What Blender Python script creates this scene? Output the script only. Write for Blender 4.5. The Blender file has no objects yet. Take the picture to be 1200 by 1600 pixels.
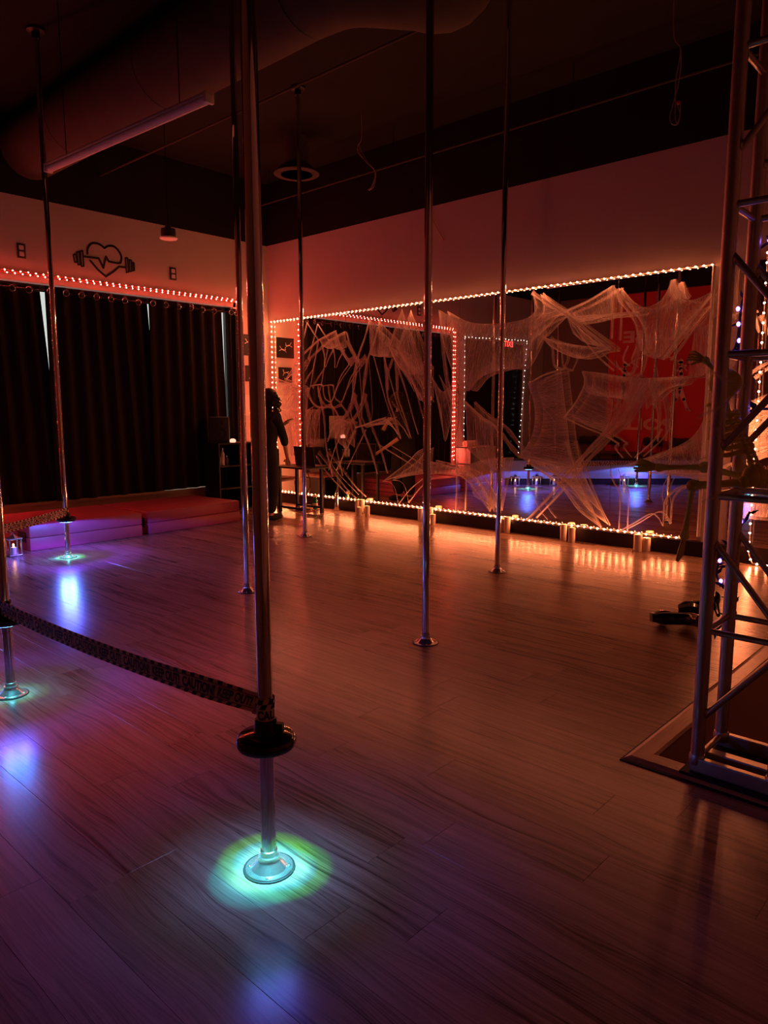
import bpy, bmesh, math, random
from mathutils import Vector, Matrix, noise
R = math.radians
sc = bpy.context.scene
random.seed(7)
# ------------------------------------------------------------------ camera
FPX, YAW, PITCH, ROLL = 1138.43, 0.7460, 0.13951, -0.00109
CAM = Vector((9.2778, -7.3608, 1.45))
_f = Vector((-math.sin(YAW)*math.cos(PITCH), math.cos(YAW)*math.cos(PITCH), -math.sin(PITCH)))
_r = Vector((math.cos(YAW), math.sin(YAW), 0)); _u = _r.cross(_f)
_c, _s = math.cos(ROLL), math.sin(ROLL)
_r, _u = _c*_r + _s*_u, -_s*_r + _c*_u
cam_d = bpy.data.cameras.new('camera'); cam = bpy.data.objects.new('camera', cam_d)
sc.collection.objects.link(cam)
cam_d.sensor_fit = 'VERTICAL'; cam_d.sensor_height = 36.0; cam_d.lens = FPX/1600*36.0
cam_d.clip_start = 0.02; cam_d.clip_end = 200
m = Matrix((_r, _u, -_f)).transposed().to_4x4(); m.translation = CAM
cam.matrix_world = m; sc.camera = cam
# ------------------------------------------------------------------ world, exposure
w = bpy.data.worlds.new('world'); sc.world = w; w.use_nodes = True
w.node_tree.nodes['Background'].inputs[0].default_value = (0.80, 0.86, 0.80, 1)
w.node_tree.nodes['Background'].inputs[1].default_value = 0.55
vs = sc.view_settings
vs.view_transform = 'Standard'; vs.look = 'None'; vs.gamma = 1; vs.use_curve_mapping = False
vs.exposure = 0.75
sc.cycles.sample_clamp_indirect = 8.0
sc.cycles.filter_width = 1.1
sc.cycles.max_bounces = 10; sc.cycles.transparent_max_bounces = 24
# light levels (strengths of the real lamps of the room)
L_MIRROR, L_WINDOW, L_DOOR = 215.0, 230.0, 24.0
L_SPOT, L_LENS = 8.0, 5.0

# ------------------------------------------------------------------ helpers
col = sc.collection
def ray(u, v): return _f + _r*((u-600)/FPX) - _u*((v-800)/FPX)
def at(u, v, axis, val):
    d = ray(u, v); t = (val-CAM[axis])/d[axis]; return CAM + d*t
def onx(u, v, x=0.0): return at(u, v, 0, x)
def ony(u, v, y=0.0): return at(u, v, 1, y)
def onz(u, v, z=0.0): return at(u, v, 2, z)
def project(P):
    q = Vector(P)-CAM; z = q.dot(_f)
    return (600+FPX*q.dot(_r)/z, 800-FPX*q.dot(_u)/z, z)

def mat(name, color, rough=0.5, metal=0.0, spec=0.5, emit=None, estr=0.0, noise_amt=0.0, noise_scale=8.0, bump=0.0, coat=0.0, alpha=None, trans=0.0):
    M = bpy.data.materials.new(name); M.use_nodes = True
    nt = M.node_tree; b = nt.nodes['Principled BSDF']
    b.inputs['Base Color'].default_value = (*color, 1); b.inputs['Roughness'].default_value = rough
    b.inputs['Metallic'].default_value = metal; b.inputs['Specular IOR Level'].default_value = spec
    if coat: b.inputs['Coat Weight'].default_value = coat
    if trans: b.inputs['Transmission Weight'].default_value = trans
    if emit: b.inputs['Emission Color'].default_value = (*emit, 1); b.inputs['Emission Strength'].default_value = estr
    if noise_amt or bump:
        tc = nt.nodes.new('ShaderNodeTexCoord'); nz = nt.nodes.new('ShaderNodeTexNoise')
        nz.inputs['Scale'].default_value = noise_scale; nz.inputs['Detail'].default_value = 6
        nt.links.new(tc.outputs['Object'], nz.inputs['Vector'])
        if noise_amt:
            mx = nt.nodes.new('ShaderNodeMix'); mx.data_type = 'RGBA'
            mx.inputs[6].default_value = (*[c*(1-noise_amt) for c in color], 1)
            mx.inputs[7].default_value = (*[min(1, c*(1+noise_amt)) for c in color], 1)
            nt.links.new(nz.outputs['Fac'], mx.inputs[0]); nt.links.new(mx.outputs[2], b.inputs['Base Color'])
        if bump:
            bp = nt.nodes.new('ShaderNodeBump'); bp.inputs['Strength'].default_value = bump; bp.inputs['Distance'].default_value = 0.004
            nt.links.new(nz.outputs['Fac'], bp.inputs['Height']); nt.links.new(bp.outputs['Normal'], b.inputs['Normal'])
    return M
def emat(name, color, s):
    M = bpy.data.materials.new(name); M.use_nodes = True; nt = M.node_tree; nt.nodes.clear()
    o = nt.nodes.new('ShaderNodeOutputMaterial'); e = nt.nodes.new('ShaderNodeEmission')
    e.inputs[0].default_value = (*color, 1); e.inputs[1].default_value = s
    nt.links.new(e.outputs[0], o.inputs[0]); return M

def root_loc(p):
    l = Vector((0, 0, 0))
    while p is not None: l = l + p.location; p = p.parent
    return l
def tag(o, label, cat, group=None):
    o['label'] = label; o['category'] = cat
    if group: o['group'] = group
    return o
def thing(name, label, cat, loc=(0, 0, 0), group=None):
    o = bpy.data.objects.new(name, None); col.objects.link(o); o.location = loc; o.empty_display_size = 0.1
    return tag(o, label, cat, group)

class MB:
    """collects geometry in world coordinates; build() makes one mesh object"""
    def __init__(s): s.v = []; s.f = []
    def add(s, vs, fs):
        n = len(s.v); s.v += [Vector(a) for a in vs]; s.f += [tuple(i+n for i in f) for f in fs]; return s
    def box(s, a, b, M=None):
        x0, y0, z0 = a; x1, y1, z1 = b
        V = [Vector(c) for c in ((x0,y0,z0),(x1,y0,z0),(x1,y1,z0),(x0,y1,z0),(x0,y0,z1),(x1,y0,z1),(x1,y1,z1),(x0,y1,z1))]
        if M is not None: V = [M @ c for c in V]
        return s.add(V, [(0,3,2,1),(4,5,6,7),(0,1,5,4),(1,2,6,5),(2,3,7,6),(3,0,4,7)])
    def bbox(s, a, b, bev=0.006, M=None):
        bm = bmesh.new(); bmesh.ops.create_cube(bm, size=1)
        a, b = Vector(a), Vector(b); c = (a+b)/2; d = b-a
        for v in bm.verts: v.co = Vector((c.x+v.co.x*d.x, c.y+v.co.y*d.y, c.z+v.co.z*d.z))
        bmesh.ops.bevel(bm, geom=bm.edges[:], offset=bev, segments=2, affect='EDGES', profile=0.5)
        return s.bm(bm, M)
    def bm(s, bm, M=None):
        bm.verts.index_update()
        s.add([(M @ v.co if M is not None else v.co.copy()) for v in bm.verts], [tuple(v.index for v in f.verts) for f in bm.faces]); bm.free(); return s
    def tube(s, pts, rad, seg=8, cap=True, flat=None):
        pts = [Vector(p) for p in pts]; n = len(pts)
        if not isinstance(rad, (list, tuple)): rad = [rad]*n
        T = []
        for i in range(n):
            d = pts[min(i+1, n-1)]-pts[max(i-1, 0)]; T.append(d.normalized() if d.length > 1e-9 else Vector((0,0,1)))
        up = Vector((0, 0, 1)) if abs(T[0].z) < 0.9 else Vector((1, 0, 0))
        N = (up - T[0]*up.dot(T[0])).normalized(); V = []
        for i in range(n):
            N = (N - T[i]*N.dot(T[i])); N = N.normalized() if N.length > 1e-6 else Vector((1, 0, 0)); B = T[i].cross(N)
            for k in range(seg):
                a = 2*math.pi*k/seg
                V.append(pts[i] + (N*math.cos(a) + B*math.sin(a)*(flat or 1))*rad[i])
        F = [(i*seg+k, i*seg+(k+1) % seg, (i+1)*seg+(k+1) % seg, (i+1)*seg+k) for i in range(n-1) for k in range(seg)]
        if cap: F += [tuple(range(seg))[::-1], tuple((n-1)*seg+k for k in range(seg))]
        return s.add(V, F)
    def lathe(s, prof, c=(0, 0, 0), seg=24, M=None):
        c = Vector(c); V = []; n = len(prof)
        for r, z in prof:
            for k in range(seg):
                a = 2*math.pi*k/seg; p = Vector((r*math.cos(a), r*math.sin(a), z)); V.append((M @ p if M is not None else p)+c)
        F = [(i*seg+k, i*seg+(k+1) % seg, (i+1)*seg+(k+1) % seg, (i+1)*seg+k) for i in range(n-1) for k in range(seg)]
        if prof[0][0] > 1e-6: F.append(tuple(range(seg))[::-1])
        if prof[-1][0] > 1e-6: F.append(tuple((n-1)*seg+k for k in range(seg)))
        return s.add(V, F)
    def ball(s, c, r, seg=12, rings=8, M=None):
        if not isinstance(r, (list, tuple)): r = (r, r, r)
        bm = bmesh.new(); bmesh.ops.create_uvsphere(bm, u_segments=seg, v_segments=rings, radius=1)
        for v in bm.verts:
            p = Vector((v.co.x*r[0], v.co.y*r[1], v.co.z*r[2])); v.co = (M @ p if M is not None else p)+Vector(c)
        return s.bm(bm)
    def stroke(s, pts, wdt, nrm, thick=0.004, joints=True):
        """flat band along pts, lying in the plane with normal nrm"""
        nrm = Vector(nrm).normalized(); pts = [Vector(p) for p in pts]
        for a, b in zip(pts, pts[1:]):
            d = (b-a)
            if d.length < 1e-6: continue
            d.normalize(); sd = nrm.cross(d)*wdt/2; t = nrm*thick
            V = [a-sd, a+sd, b+sd, b-sd]; V += [p+t for p in V]
            s.add(V, [(3,2,1,0),(4,5,6,7),(0,1,5,4),(1,2,6,5),(2,3,7,6),(3,0,4,7)])
        if joints:
            e1 = nrm.orthogonal().normalized(); e2 = nrm.cross(e1)
            for a in pts:
                ring = [a+(e1*math.cos(2*math.pi*k/8)+e2*math.sin(2*math.pi*k/8))*wdt/2 for k in range(8)]
                V = ring+[p+nrm*thick*1.02 for p in ring]
                s.add(V, [tuple(range(8))[::-1], tuple(range(8, 16))]+[(k, (k+1) % 8, 8+(k+1) % 8, 8+k) for k in range(8)])
        return s
    def build(s, name, material, parent=None, smooth=False, kind=None, loc=None):
        me = bpy.data.meshes.new(name)
        off = root_loc(parent) if parent is not None else Vector(loc or (0, 0, 0))
        me.from_pydata([v-off for v in s.v], [], s.f); me.update()
        if smooth:
            for p in me.polygons: p.use_smooth = True
            try: me.set_sharp_from_angle(angle=R(38))
            except Exception: pass
        for mm in (material if isinstance(material, (list, tuple)) else [material]): me.materials.append(mm)
        o = bpy.data.objects.new(name, me); col.objects.link(o)
        if parent is not None: o.parent = parent
        else: o.location = off
        if kind: o['kind'] = kind
        return o
def share(name, me, loc, parent=None, rot=None, scale=None):
    """another object that shares a mesh; loc is a world position"""
    o = bpy.data.objects.new(name, me); col.objects.link(o)
    if parent is not None: o.parent = parent; o.location = Vector(loc)-root_loc(parent)
    else: o.location = loc
    if rot is not None: o.rotation_euler = rot
    if scale is not None: o.scale = scale
    return o
def copy_tree(o, loc, label=None, rotz=None, group=None):
    c = o.copy(); col.objects.link(c); c.location = loc
    if rotz is not None: c.rotation_euler = (0, 0, rotz)
    if label: c['label'] = label
    if group: c['group'] = group
    for ch in list(o.children):
        d = ch.copy(); col.objects.link(d); d.parent = c
        for g in list(ch.children):
            e = g.copy(); col.objects.link(e); e.parent = d
    return c
def smoothpath(pts, n=8):
    """Catmull-Rom through points"""
    P = [Vector(p) for p in pts]; P = [P[0]*2-P[1]]+P+[P[-1]*2-P[-2]]; out = []
    for i in range(1, len(P)-2):
        a, b, c, d = P[i-1:i+3]
        for k in range(n):
            t = k/n; out.append(0.5*((2*b)+(c-a)*t+(2*a-5*b+4*c-d)*t*t+(3*b-a-3*c+d)*t**3))
    out.append(P[-2]); return out
def lerp_path(pts, t):
    L = [0]
    for a, b in zip(pts, pts[1:]): L.append(L[-1]+(b-a).length)
    s = t*L[-1]
    for i in range(len(pts)-1):
        if s <= L[i+1] or i == len(pts)-2:
            return pts[i].lerp(pts[i+1], (s-L[i])/max(1e-9, L[i+1]-L[i]))
def resample(pts, step):
    pts = [Vector(p) for p in pts]; T = sum((b-a).length for a, b in zip(pts, pts[1:])); n = max(1, int(round(T/step)))
    return [lerp_path(pts, k/n) for k in range(n+1)]
_fonts = {}
def text_mesh(txt, size=1.0):
    """(verts, faces) of flat lettering in the xy plane, centred"""
    cu = bpy.data.curves.new('t', 'FONT'); cu.body = txt; cu.size = size; cu.align_x = 'CENTER'; cu.align_y = 'CENTER'
    cu.resolution_u = 3; cu.offset = 0.040*size
    o = bpy.data.objects.new('t', cu); col.objects.link(o)
    dg = bpy.context.evaluated_depsgraph_get(); me = o.evaluated_get(dg).to_mesh()
    V = [v.co.copy() for v in me.vertices]; F = [tuple(p.vertices) for p in me.polygons]
    o.evaluated_get(dg).to_mesh_clear(); bpy.data.objects.remove(o); bpy.data.curves.remove(cu)
    return V, F
def skin_mesh(nodes, edges, root, sub=2):
    """nodes {name:(pos, radius or (rx, ry))}; returns (verts, faces) of the skinned surface"""
    names = list(nodes); me = bpy.data.meshes.new('s')
    me.from_pydata([Vector(nodes[n][0]) for n in names], [(names.index(a), names.index(b)) for a, b in edges], [])
    o = bpy.data.objects.new('s', me); col.objects.link(o)
    md = o.modifiers.new('Skin', 'SKIN'); md.use_smooth_shade = True
    for i, n in enumerate(names):
        r = nodes[n][1]; sv = me.skin_vertices[0].data[i]; sv.radius = r if isinstance(r, tuple) else (r, r)
        sv.use_root = (n == root)
    ss = o.modifiers.new('Sub', 'SUBSURF'); ss.levels = sub; ss.render_levels = sub
    dg = bpy.context.evaluated_depsgraph_get(); ev = o.evaluated_get(dg); em = ev.to_mesh()
    V = [v.co.copy() for v in em.vertices]; F = [tuple(p.vertices) for p in em.polygons]
    ev.to_mesh_clear(); bpy.data.objects.remove(o); return V, F

# ------------------------------------------------------------------ materials
M_wall = mat('beige_wall_paint', (0.60, 0.535, 0.49), 0.85, spec=0.2, noise_amt=0.04, noise_scale=3, bump=0.15)
M_black = mat('black_ceiling_paint', (0.018, 0.016, 0.015), 0.9, spec=0.2, noise_amt=0.3, noise_scale=2)
M_frontwall = mat('dark_front_wall_paint', (0.17, 0.11, 0.085), 0.8, spec=0.25, noise_amt=0.08)
M_base = mat('black_baseboard', (0.022, 0.014, 0.012), 0.5, spec=0.3, noise_amt=0.2)
M_ledge = mat('window_ledge_paint', (0.42, 0.30, 0.20), 0.7, noise_amt=0.06)
M_frame = mat('dark_window_frame', (0.03, 0.027, 0.025), 0.5)
M_white = mat('white_paint', (0.75, 0.73, 0.70), 0.5)
M_chrome = mat('polished_chrome', (0.82, 0.80, 0.76), 0.07, 1.0, noise_amt=0.02)
M_satin = mat('satin_chrome', (0.72, 0.70, 0.67), 0.22, 0.9)
M_steel = mat('brushed_steel', (0.55, 0.53, 0.50), 0.28, 1.0)
M_alu = mat('truss_aluminium', (0.50, 0.47, 0.41), 0.42, 1.0, noise_amt=0.12, noise_scale=30)
M_blackplastic = mat('gloss_black_plastic', (0.010, 0.009, 0.009), 0.14, coat=0.4)
M_matteblack = mat('matte_black_plastic', (0.014, 0.013, 0.013), 0.6)
M_blackmetal = mat('black_metal', (0.02, 0.02, 0.02), 0.4, 0.4)
M_rubber = mat('black_rubber', (0.012, 0.012, 0.012), 0.75)
M_pink = mat('pinkish_white_plastic', (0.80, 0.74, 0.72), 0.4)
M_cord = mat('cable_rubber', (0.02, 0.018, 0.018), 0.5)
M_wire = mat('bare_grey_wire', (0.35, 0.30, 0.25), 0.5)
M_candle = mat('ivory_wax', (0.82, 0.72, 0.56), 0.45, noise_amt=0.04)
M_candle.node_tree.nodes['Principled BSDF'].inputs['Subsurface Weight'].default_value = 0.0
M_tape = mat('yellow_tape', (0.95, 0.64, 0.30), 0.35, noise_amt=0.06, noise_scale=20)
M_ink = mat('black_ink', (0.01, 0.01, 0.01), 0.5)
M_red = mat('red_vinyl', (0.50, 0.095, 0.18), 0.45, noise_amt=0.05, bump=0.1)
M_banner = mat('red_banner_fabric', (0.62, 0.035, 0.035), 0.8, noise_amt=0.05)
M_bannerink = mat('pale_banner_print', (0.75, 0.42, 0.36), 0.8)
M_bone = mat('green_yellow_plastic_bone', (0.62, 0.62, 0.06), 0.45, noise_amt=0.1, noise_scale=30)
M_skin = mat('skin', (0.55, 0.33, 0.22), 0.5, noise_amt=0.05, noise_scale=40)
M_cloth = mat('black_clothing', (0.010, 0.009, 0.010), 0.9, noise_amt=0.2, noise_scale=60, bump=0.3)
M_hair = mat('dark_hair', (0.018, 0.009, 0.006), 0.55)
M_lowwall = mat('grey_blue_partition_paint', (0.42, 0.43, 0.45), 0.6, noise_amt=0.04)
M_matcarpet = mat('brown_entrance_carpet', (0.17, 0.085, 0.055), 0.95, spec=0.1, noise_amt=0.35, noise_scale=160, bump=1.0)
M_duct = mat('dusty_brown_duct_wrap', (0.075, 0.060, 0.050), 0.8, spec=0.2, noise_amt=0.25, noise_scale=5, bump=0.6)
M_leather = mat('brown_leather', (0.14, 0.05, 0.035), 0.5, noise_amt=0.1)
M_glassgreen = mat('green_bottle_plastic', (0.02, 0.35, 0.22), 0.15, trans=0.5)
M_label = mat('paper_label', (0.7, 0.66, 0.6), 0.7)
M_mirror = bpy.data.materials.new('mirror_silver'); M_mirror.use_nodes = True
_nt = M_mirror.node_tree; _nt.nodes.clear(); _o = _nt.nodes.new('ShaderNodeOutputMaterial'); _g = _nt.nodes.new('ShaderNodeBsdfGlossy')
_g.inputs['Color'].default_value = (0.78, 0.75, 0.73, 1); _g.inputs['Roughness'].default_value = 0.0; _nt.links.new(_g.outputs[0], _o.inputs[0])
E_mirror = emat('warm_bulb', (1.0, 0.235, 0.085), L_MIRROR)
E_window = emat('red_bulb', (1.0, 0.07, 0.04), L_WINDOW)
E_door = emat('cool_white_bulb', (0.85, 0.95, 0.80), L_DOOR)
E_purple = emat('purple_bulb', (0.25, 0.10, 1.0), 7.0)
E_candle = emat('candle_glow', (1.0, 0.50, 0.16), 9.0)
E_exit = emat('exit_red', (1.0, 0.04, 0.03), 3.0)
E_lens = {k_: emat('cyan_led_lens', (0.09, 0.46, 1.0), L_LENS*s_) for k_, s_ in (('dim', 1.3), ('bright', 4.2))}
M_rope = mat('clear_rope_tube', (0.60, 0.55, 0.51), 0.3)
M_redrope = mat('red_rope_tube', (0.55, 0.10, 0.08), 0.3)

def curtain_mat():
    M = bpy.data.materials.new('black_velvet_curtain'); M.use_nodes = True; nt = M.node_tree; b = nt.nodes['Principled BSDF']
    b.inputs['Base Color'].default_value = (0.014, 0.009, 0.008, 1); b.inputs['Roughness'].default_value = 0.85
    b.inputs['Sheen Weight'].default_value = 0.12; b.inputs['Specular IOR Level'].default_value = 0.2
    return M
M_curtain = curtain_mat()
def wood_mat(name, light, dark, rough, scale=1.0, xdir=True):
    M = bpy.data.materials.new(name); M.use_nodes = True; nt = M.node_tree; b = nt.nodes['Principled BSDF']; N = nt.nodes.new; Lk = nt.links.new
    geo = N('ShaderNodeNewGeometry'); oi = N('ShaderNodeObjectInfo')
    add = N('ShaderNodeMath'); add.operation = 'ADD'; Lk(oi.outputs['Random'], add.inputs[0]); Lk(geo.outputs['Random Per Island'], add.inputs[1])
    fr = N('ShaderNodeMath'); fr.operation = 'FRACT'; Lk(add.outputs[0], fr.inputs[0])
    off = N('ShaderNodeVectorMath'); off.operation = 'SCALE'; off.inputs[0].default_value = (37.0, 11.0, 5.0); Lk(fr.outputs[0], off.inputs['Scale'])
    pa = N('ShaderNodeVectorMath'); pa.operation = 'ADD'; Lk(geo.outputs['Position'], pa.inputs[0]); Lk(off.outputs[0], pa.inputs[1])
    def nz(sx, sy, det, dist=0.0, rgh=0.6):
        mp = N('ShaderNodeMapping'); mp.inputs['Scale'].default_value = (sx, sy, 1) if xdir else (sy, sx, 1); Lk(pa.outputs[0], mp.inputs['Vector'])
        n = N('ShaderNodeTexNoise'); n.inputs['Scale'].default_value = scale; n.inputs['Detail'].default_value = det; n.inputs['Roughness'].default_value = rgh
        n.inputs['Distortion'].default_value = dist; Lk(mp.outputs[0], n.inputs['Vector']); return n
    # slow sideways wander of the grain, then thin streaks across the plank width
    wn = nz(0.9, 4.5, 2); wv = N('ShaderNodeMath'); wv.operation = 'MULTIPLY'; wv.inputs[1].default_value = 0.16; Lk(wn.outputs['Fac'], wv.inputs[0])
    cb = N('ShaderNodeCombineXYZ'); Lk(wv.outputs[0], cb.inputs[1 if xdir else 0]); pw = N('ShaderNodeVectorMath'); pw.operation = 'ADD'; Lk(pa.outputs[0], pw.inputs[0]); Lk(cb.outputs[0], pw.inputs[1])
    def st(sx, sy, det, rgh=0.6):
        mp = N('ShaderNodeMapping'); mp.inputs['Scale'].default_value = (sx, sy, 1) if xdir else (sy, sx, 1); Lk(pw.outputs[0], mp.inputs['Vector'])
        n = N('ShaderNodeTexNoise'); n.inputs['Scale'].default_value = scale; n.inputs['Detail'].default_value = det; n.inputs['Roughness'].default_value = rgh; Lk(mp.outputs[0], n.inputs['Vector']); return n
    fine = st(3.0, 190, 4, 0.7); band = st(0.55, 42, 4, 0.65); blot = nz(1.6, 7.0, 3)
    s2 = N('ShaderNodeMath'); s2.operation = 'MULTIPLY_ADD'; s2.inputs[1].default_value = 0.75; Lk(fine.outputs['Fac'], s2.inputs[0]); Lk(band.outputs['Fac'], s2.inputs[2])
    s3 = N('ShaderNodeMath'); s3.operation = 'MULTIPLY_ADD'; s3.inputs[1].default_value = 0.42; Lk(blot.outputs['Fac'], s3.inputs[0]); Lk(s2.outputs[0], s3.inputs[2])
    s4 = N('ShaderNodeMath'); s4.operation = 'MULTIPLY_ADD'; s4.inputs[1].default_value = 0.14; Lk(fr.outputs[0], s4.inputs[0]); Lk(s3.outputs[0], s4.inputs[2])
    nr = N('ShaderNodeMapRange'); nr.inputs['From Min'].default_value = 0.90; nr.inputs['From Max'].default_value = 1.36; Lk(s4.outputs[0], nr.inputs['Value'])
    cr = N('ShaderNodeValToRGB'); Lk(nr.outputs[0], cr.inputs[0]); e = cr.color_ramp.elements
    e[0].position = 0.0; e[0].color = (*dark, 1); e[1].position = 1.0; e[1].color = (*light, 1)
    md_ = cr.color_ramp.elements.new(0.42); md_.color = (*[(a_*0.42+c_*0.58) for a_, c_ in zip(dark, light)], 1)
    Lk(cr.outputs[0], b.inputs['Base Color']); b.inputs['Roughness'].default_value = rough; b.inputs['Specular IOR Level'].default_value = 0.5
    bp = N('ShaderNodeBump'); bp.inputs['Strength'].default_value = 0.10; bp.inputs['Distance'].default_value = 0.0015
    Lk(fine.outputs['Fac'], bp.inputs['Height']); Lk(bp.outputs['Normal'], b.inputs['Normal'])
    return M
M_floor = wood_mat('oak_laminate', (0.46, 0.315, 0.225), (0.075, 0.046, 0.034), 0.26)
M_trim = wood_mat('stained_wood_trim', (0.50, 0.28, 0.18), (0.24, 0.12, 0.07), 0.35, 3.0, xdir=False)
M_trimx = wood_mat('stained_wood_trim_across', (0.50, 0.28, 0.18), (0.24, 0.12, 0.07), 0.35, 3.0, xdir=True)
def web_mats():
    f = mat('web_fibre', (0.80, 0.70, 0.66), 0.9, spec=0.1)
    M = bpy.data.materials.new('web_gauze'); M.use_nodes = True; nt = M.node_tree; nt.nodes.clear(); N = nt.nodes.new; Lk = nt.links.new
    o = N('ShaderNodeOutputMaterial'); mx = N('ShaderNodeMixShader'); t = N('ShaderNodeBsdfTransparent'); d = N('ShaderNodeBsdfDiffuse'); tr = N('ShaderNodeBsdfTranslucent'); m2 = N('ShaderNodeMixShader')
    d.inputs[0].default_value = (0.92, 0.84, 0.81, 1); tr.inputs[0].default_value = (0.92, 0.84, 0.81, 1)
    at_ = N('ShaderNodeAttribute'); at_.attribute_name = 'thread'; sx = N('ShaderNodeSeparateXYZ'); Lk(at_.outputs['Vector'], sx.inputs[0])
    def nz(sc_, det, dist):
        mp = N('ShaderNodeMapping'); mp.inputs['Scale'].default_value = sc_; Lk(at_.outputs['Vector'], mp.inputs['Vector']); n = N('ShaderNodeTexNoise'); n.inputs['Scale'].default_value = 1.0
        n.inputs['Detail'].default_value = det; n.inputs['Roughness'].default_value = 0.65; n.inputs['Distortion'].default_value = dist; Lk(mp.outputs[0], n.inputs['Vector']); return n
    thr = nz((150, 2.6, 0), 3, 0.6); blo = nz((6, 3.0, 0), 4, 1.2)
    r1 = N('ShaderNodeMapRange'); r1.inputs['From Min'].default_value = 0.40; r1.inputs['From Max'].default_value = 0.66; r1.inputs['To Min'].default_value = 0.38; Lk(thr.outputs['Fac'], r1.inputs['Value'])
    r2 = N('ShaderNodeMapRange'); r2.inputs['From Min'].default_value = 0.34; r2.inputs['From Max'].default_value = 0.66; r2.inputs['To Min'].default_value = 0.58; Lk(blo.outputs['Fac'], r2.inputs['Value'])
    mm = N('ShaderNodeMath'); mm.operation = 'MULTIPLY'; Lk(r1.outputs[0], mm.inputs[0]); Lk(r2.outputs[0], mm.inputs[1]); m3 = N('ShaderNodeMath'); m3.operation = 'MULTIPLY'; m3.use_clamp = True; Lk(mm.outputs[0], m3.inputs[0]); Lk(sx.outputs[2], m3.inputs[1])
    Lk(m3.outputs[0], mx.inputs[0]); Lk(t.outputs[0], mx.inputs[1]); Lk(d.outputs[0], m2.inputs[1]); Lk(tr.outputs[0], m2.inputs[2]); m2.inputs[0].default_value = 0.4
    Lk(m2.outputs[0], mx.inputs[2]); Lk(mx.outputs[0], o.inputs[0]); return f, M
M_fibre, M_gauze = web_mats()
def pane_mat():
    M = bpy.data.materials.new('window_glass'); M.use_nodes = True; nt = M.node_tree; nt.nodes.clear(); N = nt.nodes.new
    o = N('ShaderNodeOutputMaterial'); mx = N('ShaderNodeMixShader'); t = N('ShaderNodeBsdfTransparent'); g = N('ShaderNodeBsdfGlossy'); g.inputs['Roughness'].default_value = 0.02
    mx.inputs[0].default_value = 0.08; nt.links.new(t.outputs[0], mx.inputs[1]); nt.links.new(g.outputs[0], mx.inputs[2]); nt.links.new(mx.outputs[0], o.inputs[0]); return M
M_pane = pane_mat()
# ================================================================== STRUCTURE
RX, RY, ZC, ZP = 10.9, -8.3, 4.85, 3.95       # room size, ceiling height, top of the beige paint
WY0, WY1, WZ0, WZ1 = -4.62, -0.66, 0.32, 2.97   # window opening in wall_left
DY0, DY1, DZ = -7.48, -5.18, 2.93               # doorway in wall_left
def struct(o): o['kind'] = 'structure'; return o
wl = MB()
wl.box((-0.2, WY1, 0), (0, 0.2, ZP)); wl.box((-0.2, WY0, 0), (0, WY1, WZ0)); wl.box((-0.2, WY0, WZ1), (0, WY1, ZP))
wl.box((-0.2, DY1, 0), (0, WY0, ZP)); wl.box((-0.2, DY0, DZ), (0, DY1, ZP)); wl.box((-0.2, RY, 0), (0, DY0, ZP))
wall_left = struct(wl.build('wall_left', M_wall))
MB().box((-0.2, RY, ZP), (0.0, 0.2, ZC)).build('black_upper_band', M_black, wall_left)
wall_back = struct(MB().box((0, 0.012, 0), (RX, 0.2, ZP)).build('wall_back', M_wall))
MB().box((0, 0.012, ZP), (RX, 0.2, ZC)).build('black_upper_band', M_black, wall_back)
wall_front = struct(MB().box((0, RY-0.2, 0), (RX, RY, ZP)).build('wall_front', M_frontwall))
MB().box((0, RY-0.2, ZP), (RX, RY, ZC)).build('black_upper_band', M_black, wall_front)
wall_right = struct(MB().box((RX, RY-0.2, 0), (RX+0.2, 0.2, ZP)).build('wall_right', M_wall))
MB().box((RX, RY-0.2, ZP), (RX+0.2, 0.2, ZC)).build('black_upper_band', M_black, wall_right)
ceiling = struct(MB().box((-0.2, RY-0.2, ZC), (RX+0.2, 0.2, ZC+0.15)).build('ceiling', M_black))
floor = struct(MB().box((-0.2, RY-0.2, -0.10), (RX+0.2, 0.2, -0.010)).build('floor', M_base))
# --- laminate planks, running along the mirror wall
PL, PW = 1.22, 0.187
spots = []
for r_ in range(int(-RY/PW)+1):
    yc = -(r_+0.5)*PW
    if yc-PW/2 < RY: continue
    x = -random.uniform(0, PL)
    while x < RX:
        x0, x1 = max(0.0, x), min(RX, x+PL)
        if x1-x0 > 0.08: spots.append((x0, x1, yc))
        x += PL
def shown(s):
    best = 0
    for fx in (0.02, 0.5, 0.98):
        u, v, z = project((s[0]+(s[1]-s[0])*fx, s[2], 0))
        if z > 0.3 and -40 < u < 1240 and 600 < v < 1680: best = max(best, 1/z)
    return best
spots.sort(key=lambda s: (-shown(s), s))
def plank_mb(l, w=PW-0.0006, h=0.009):
    mb = MB(); e = 0.0006
    a, b = l/2-0.0003, w/2
    V = [(-a,-b,-h),(a,-b,-h),(a,b,-h),(-a,b,-h),(-a,-b,-e),(a,-b,-e),(a,b,-e),(-a,b,-e),(-a+e,-b+e,0),(a-e,-b+e,0),(a-e,b-e,0),(-a+e,b-e,0)]
    F = [(8,9,10,11)]
    for i in range(4):
        j = (i+1) % 4; F += [(i, j, 4+j, 4+i), (4+i, 4+j, 8+j, 8+i)]
    return mb.add(V, F)
_full = None; rest = MB()
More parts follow.
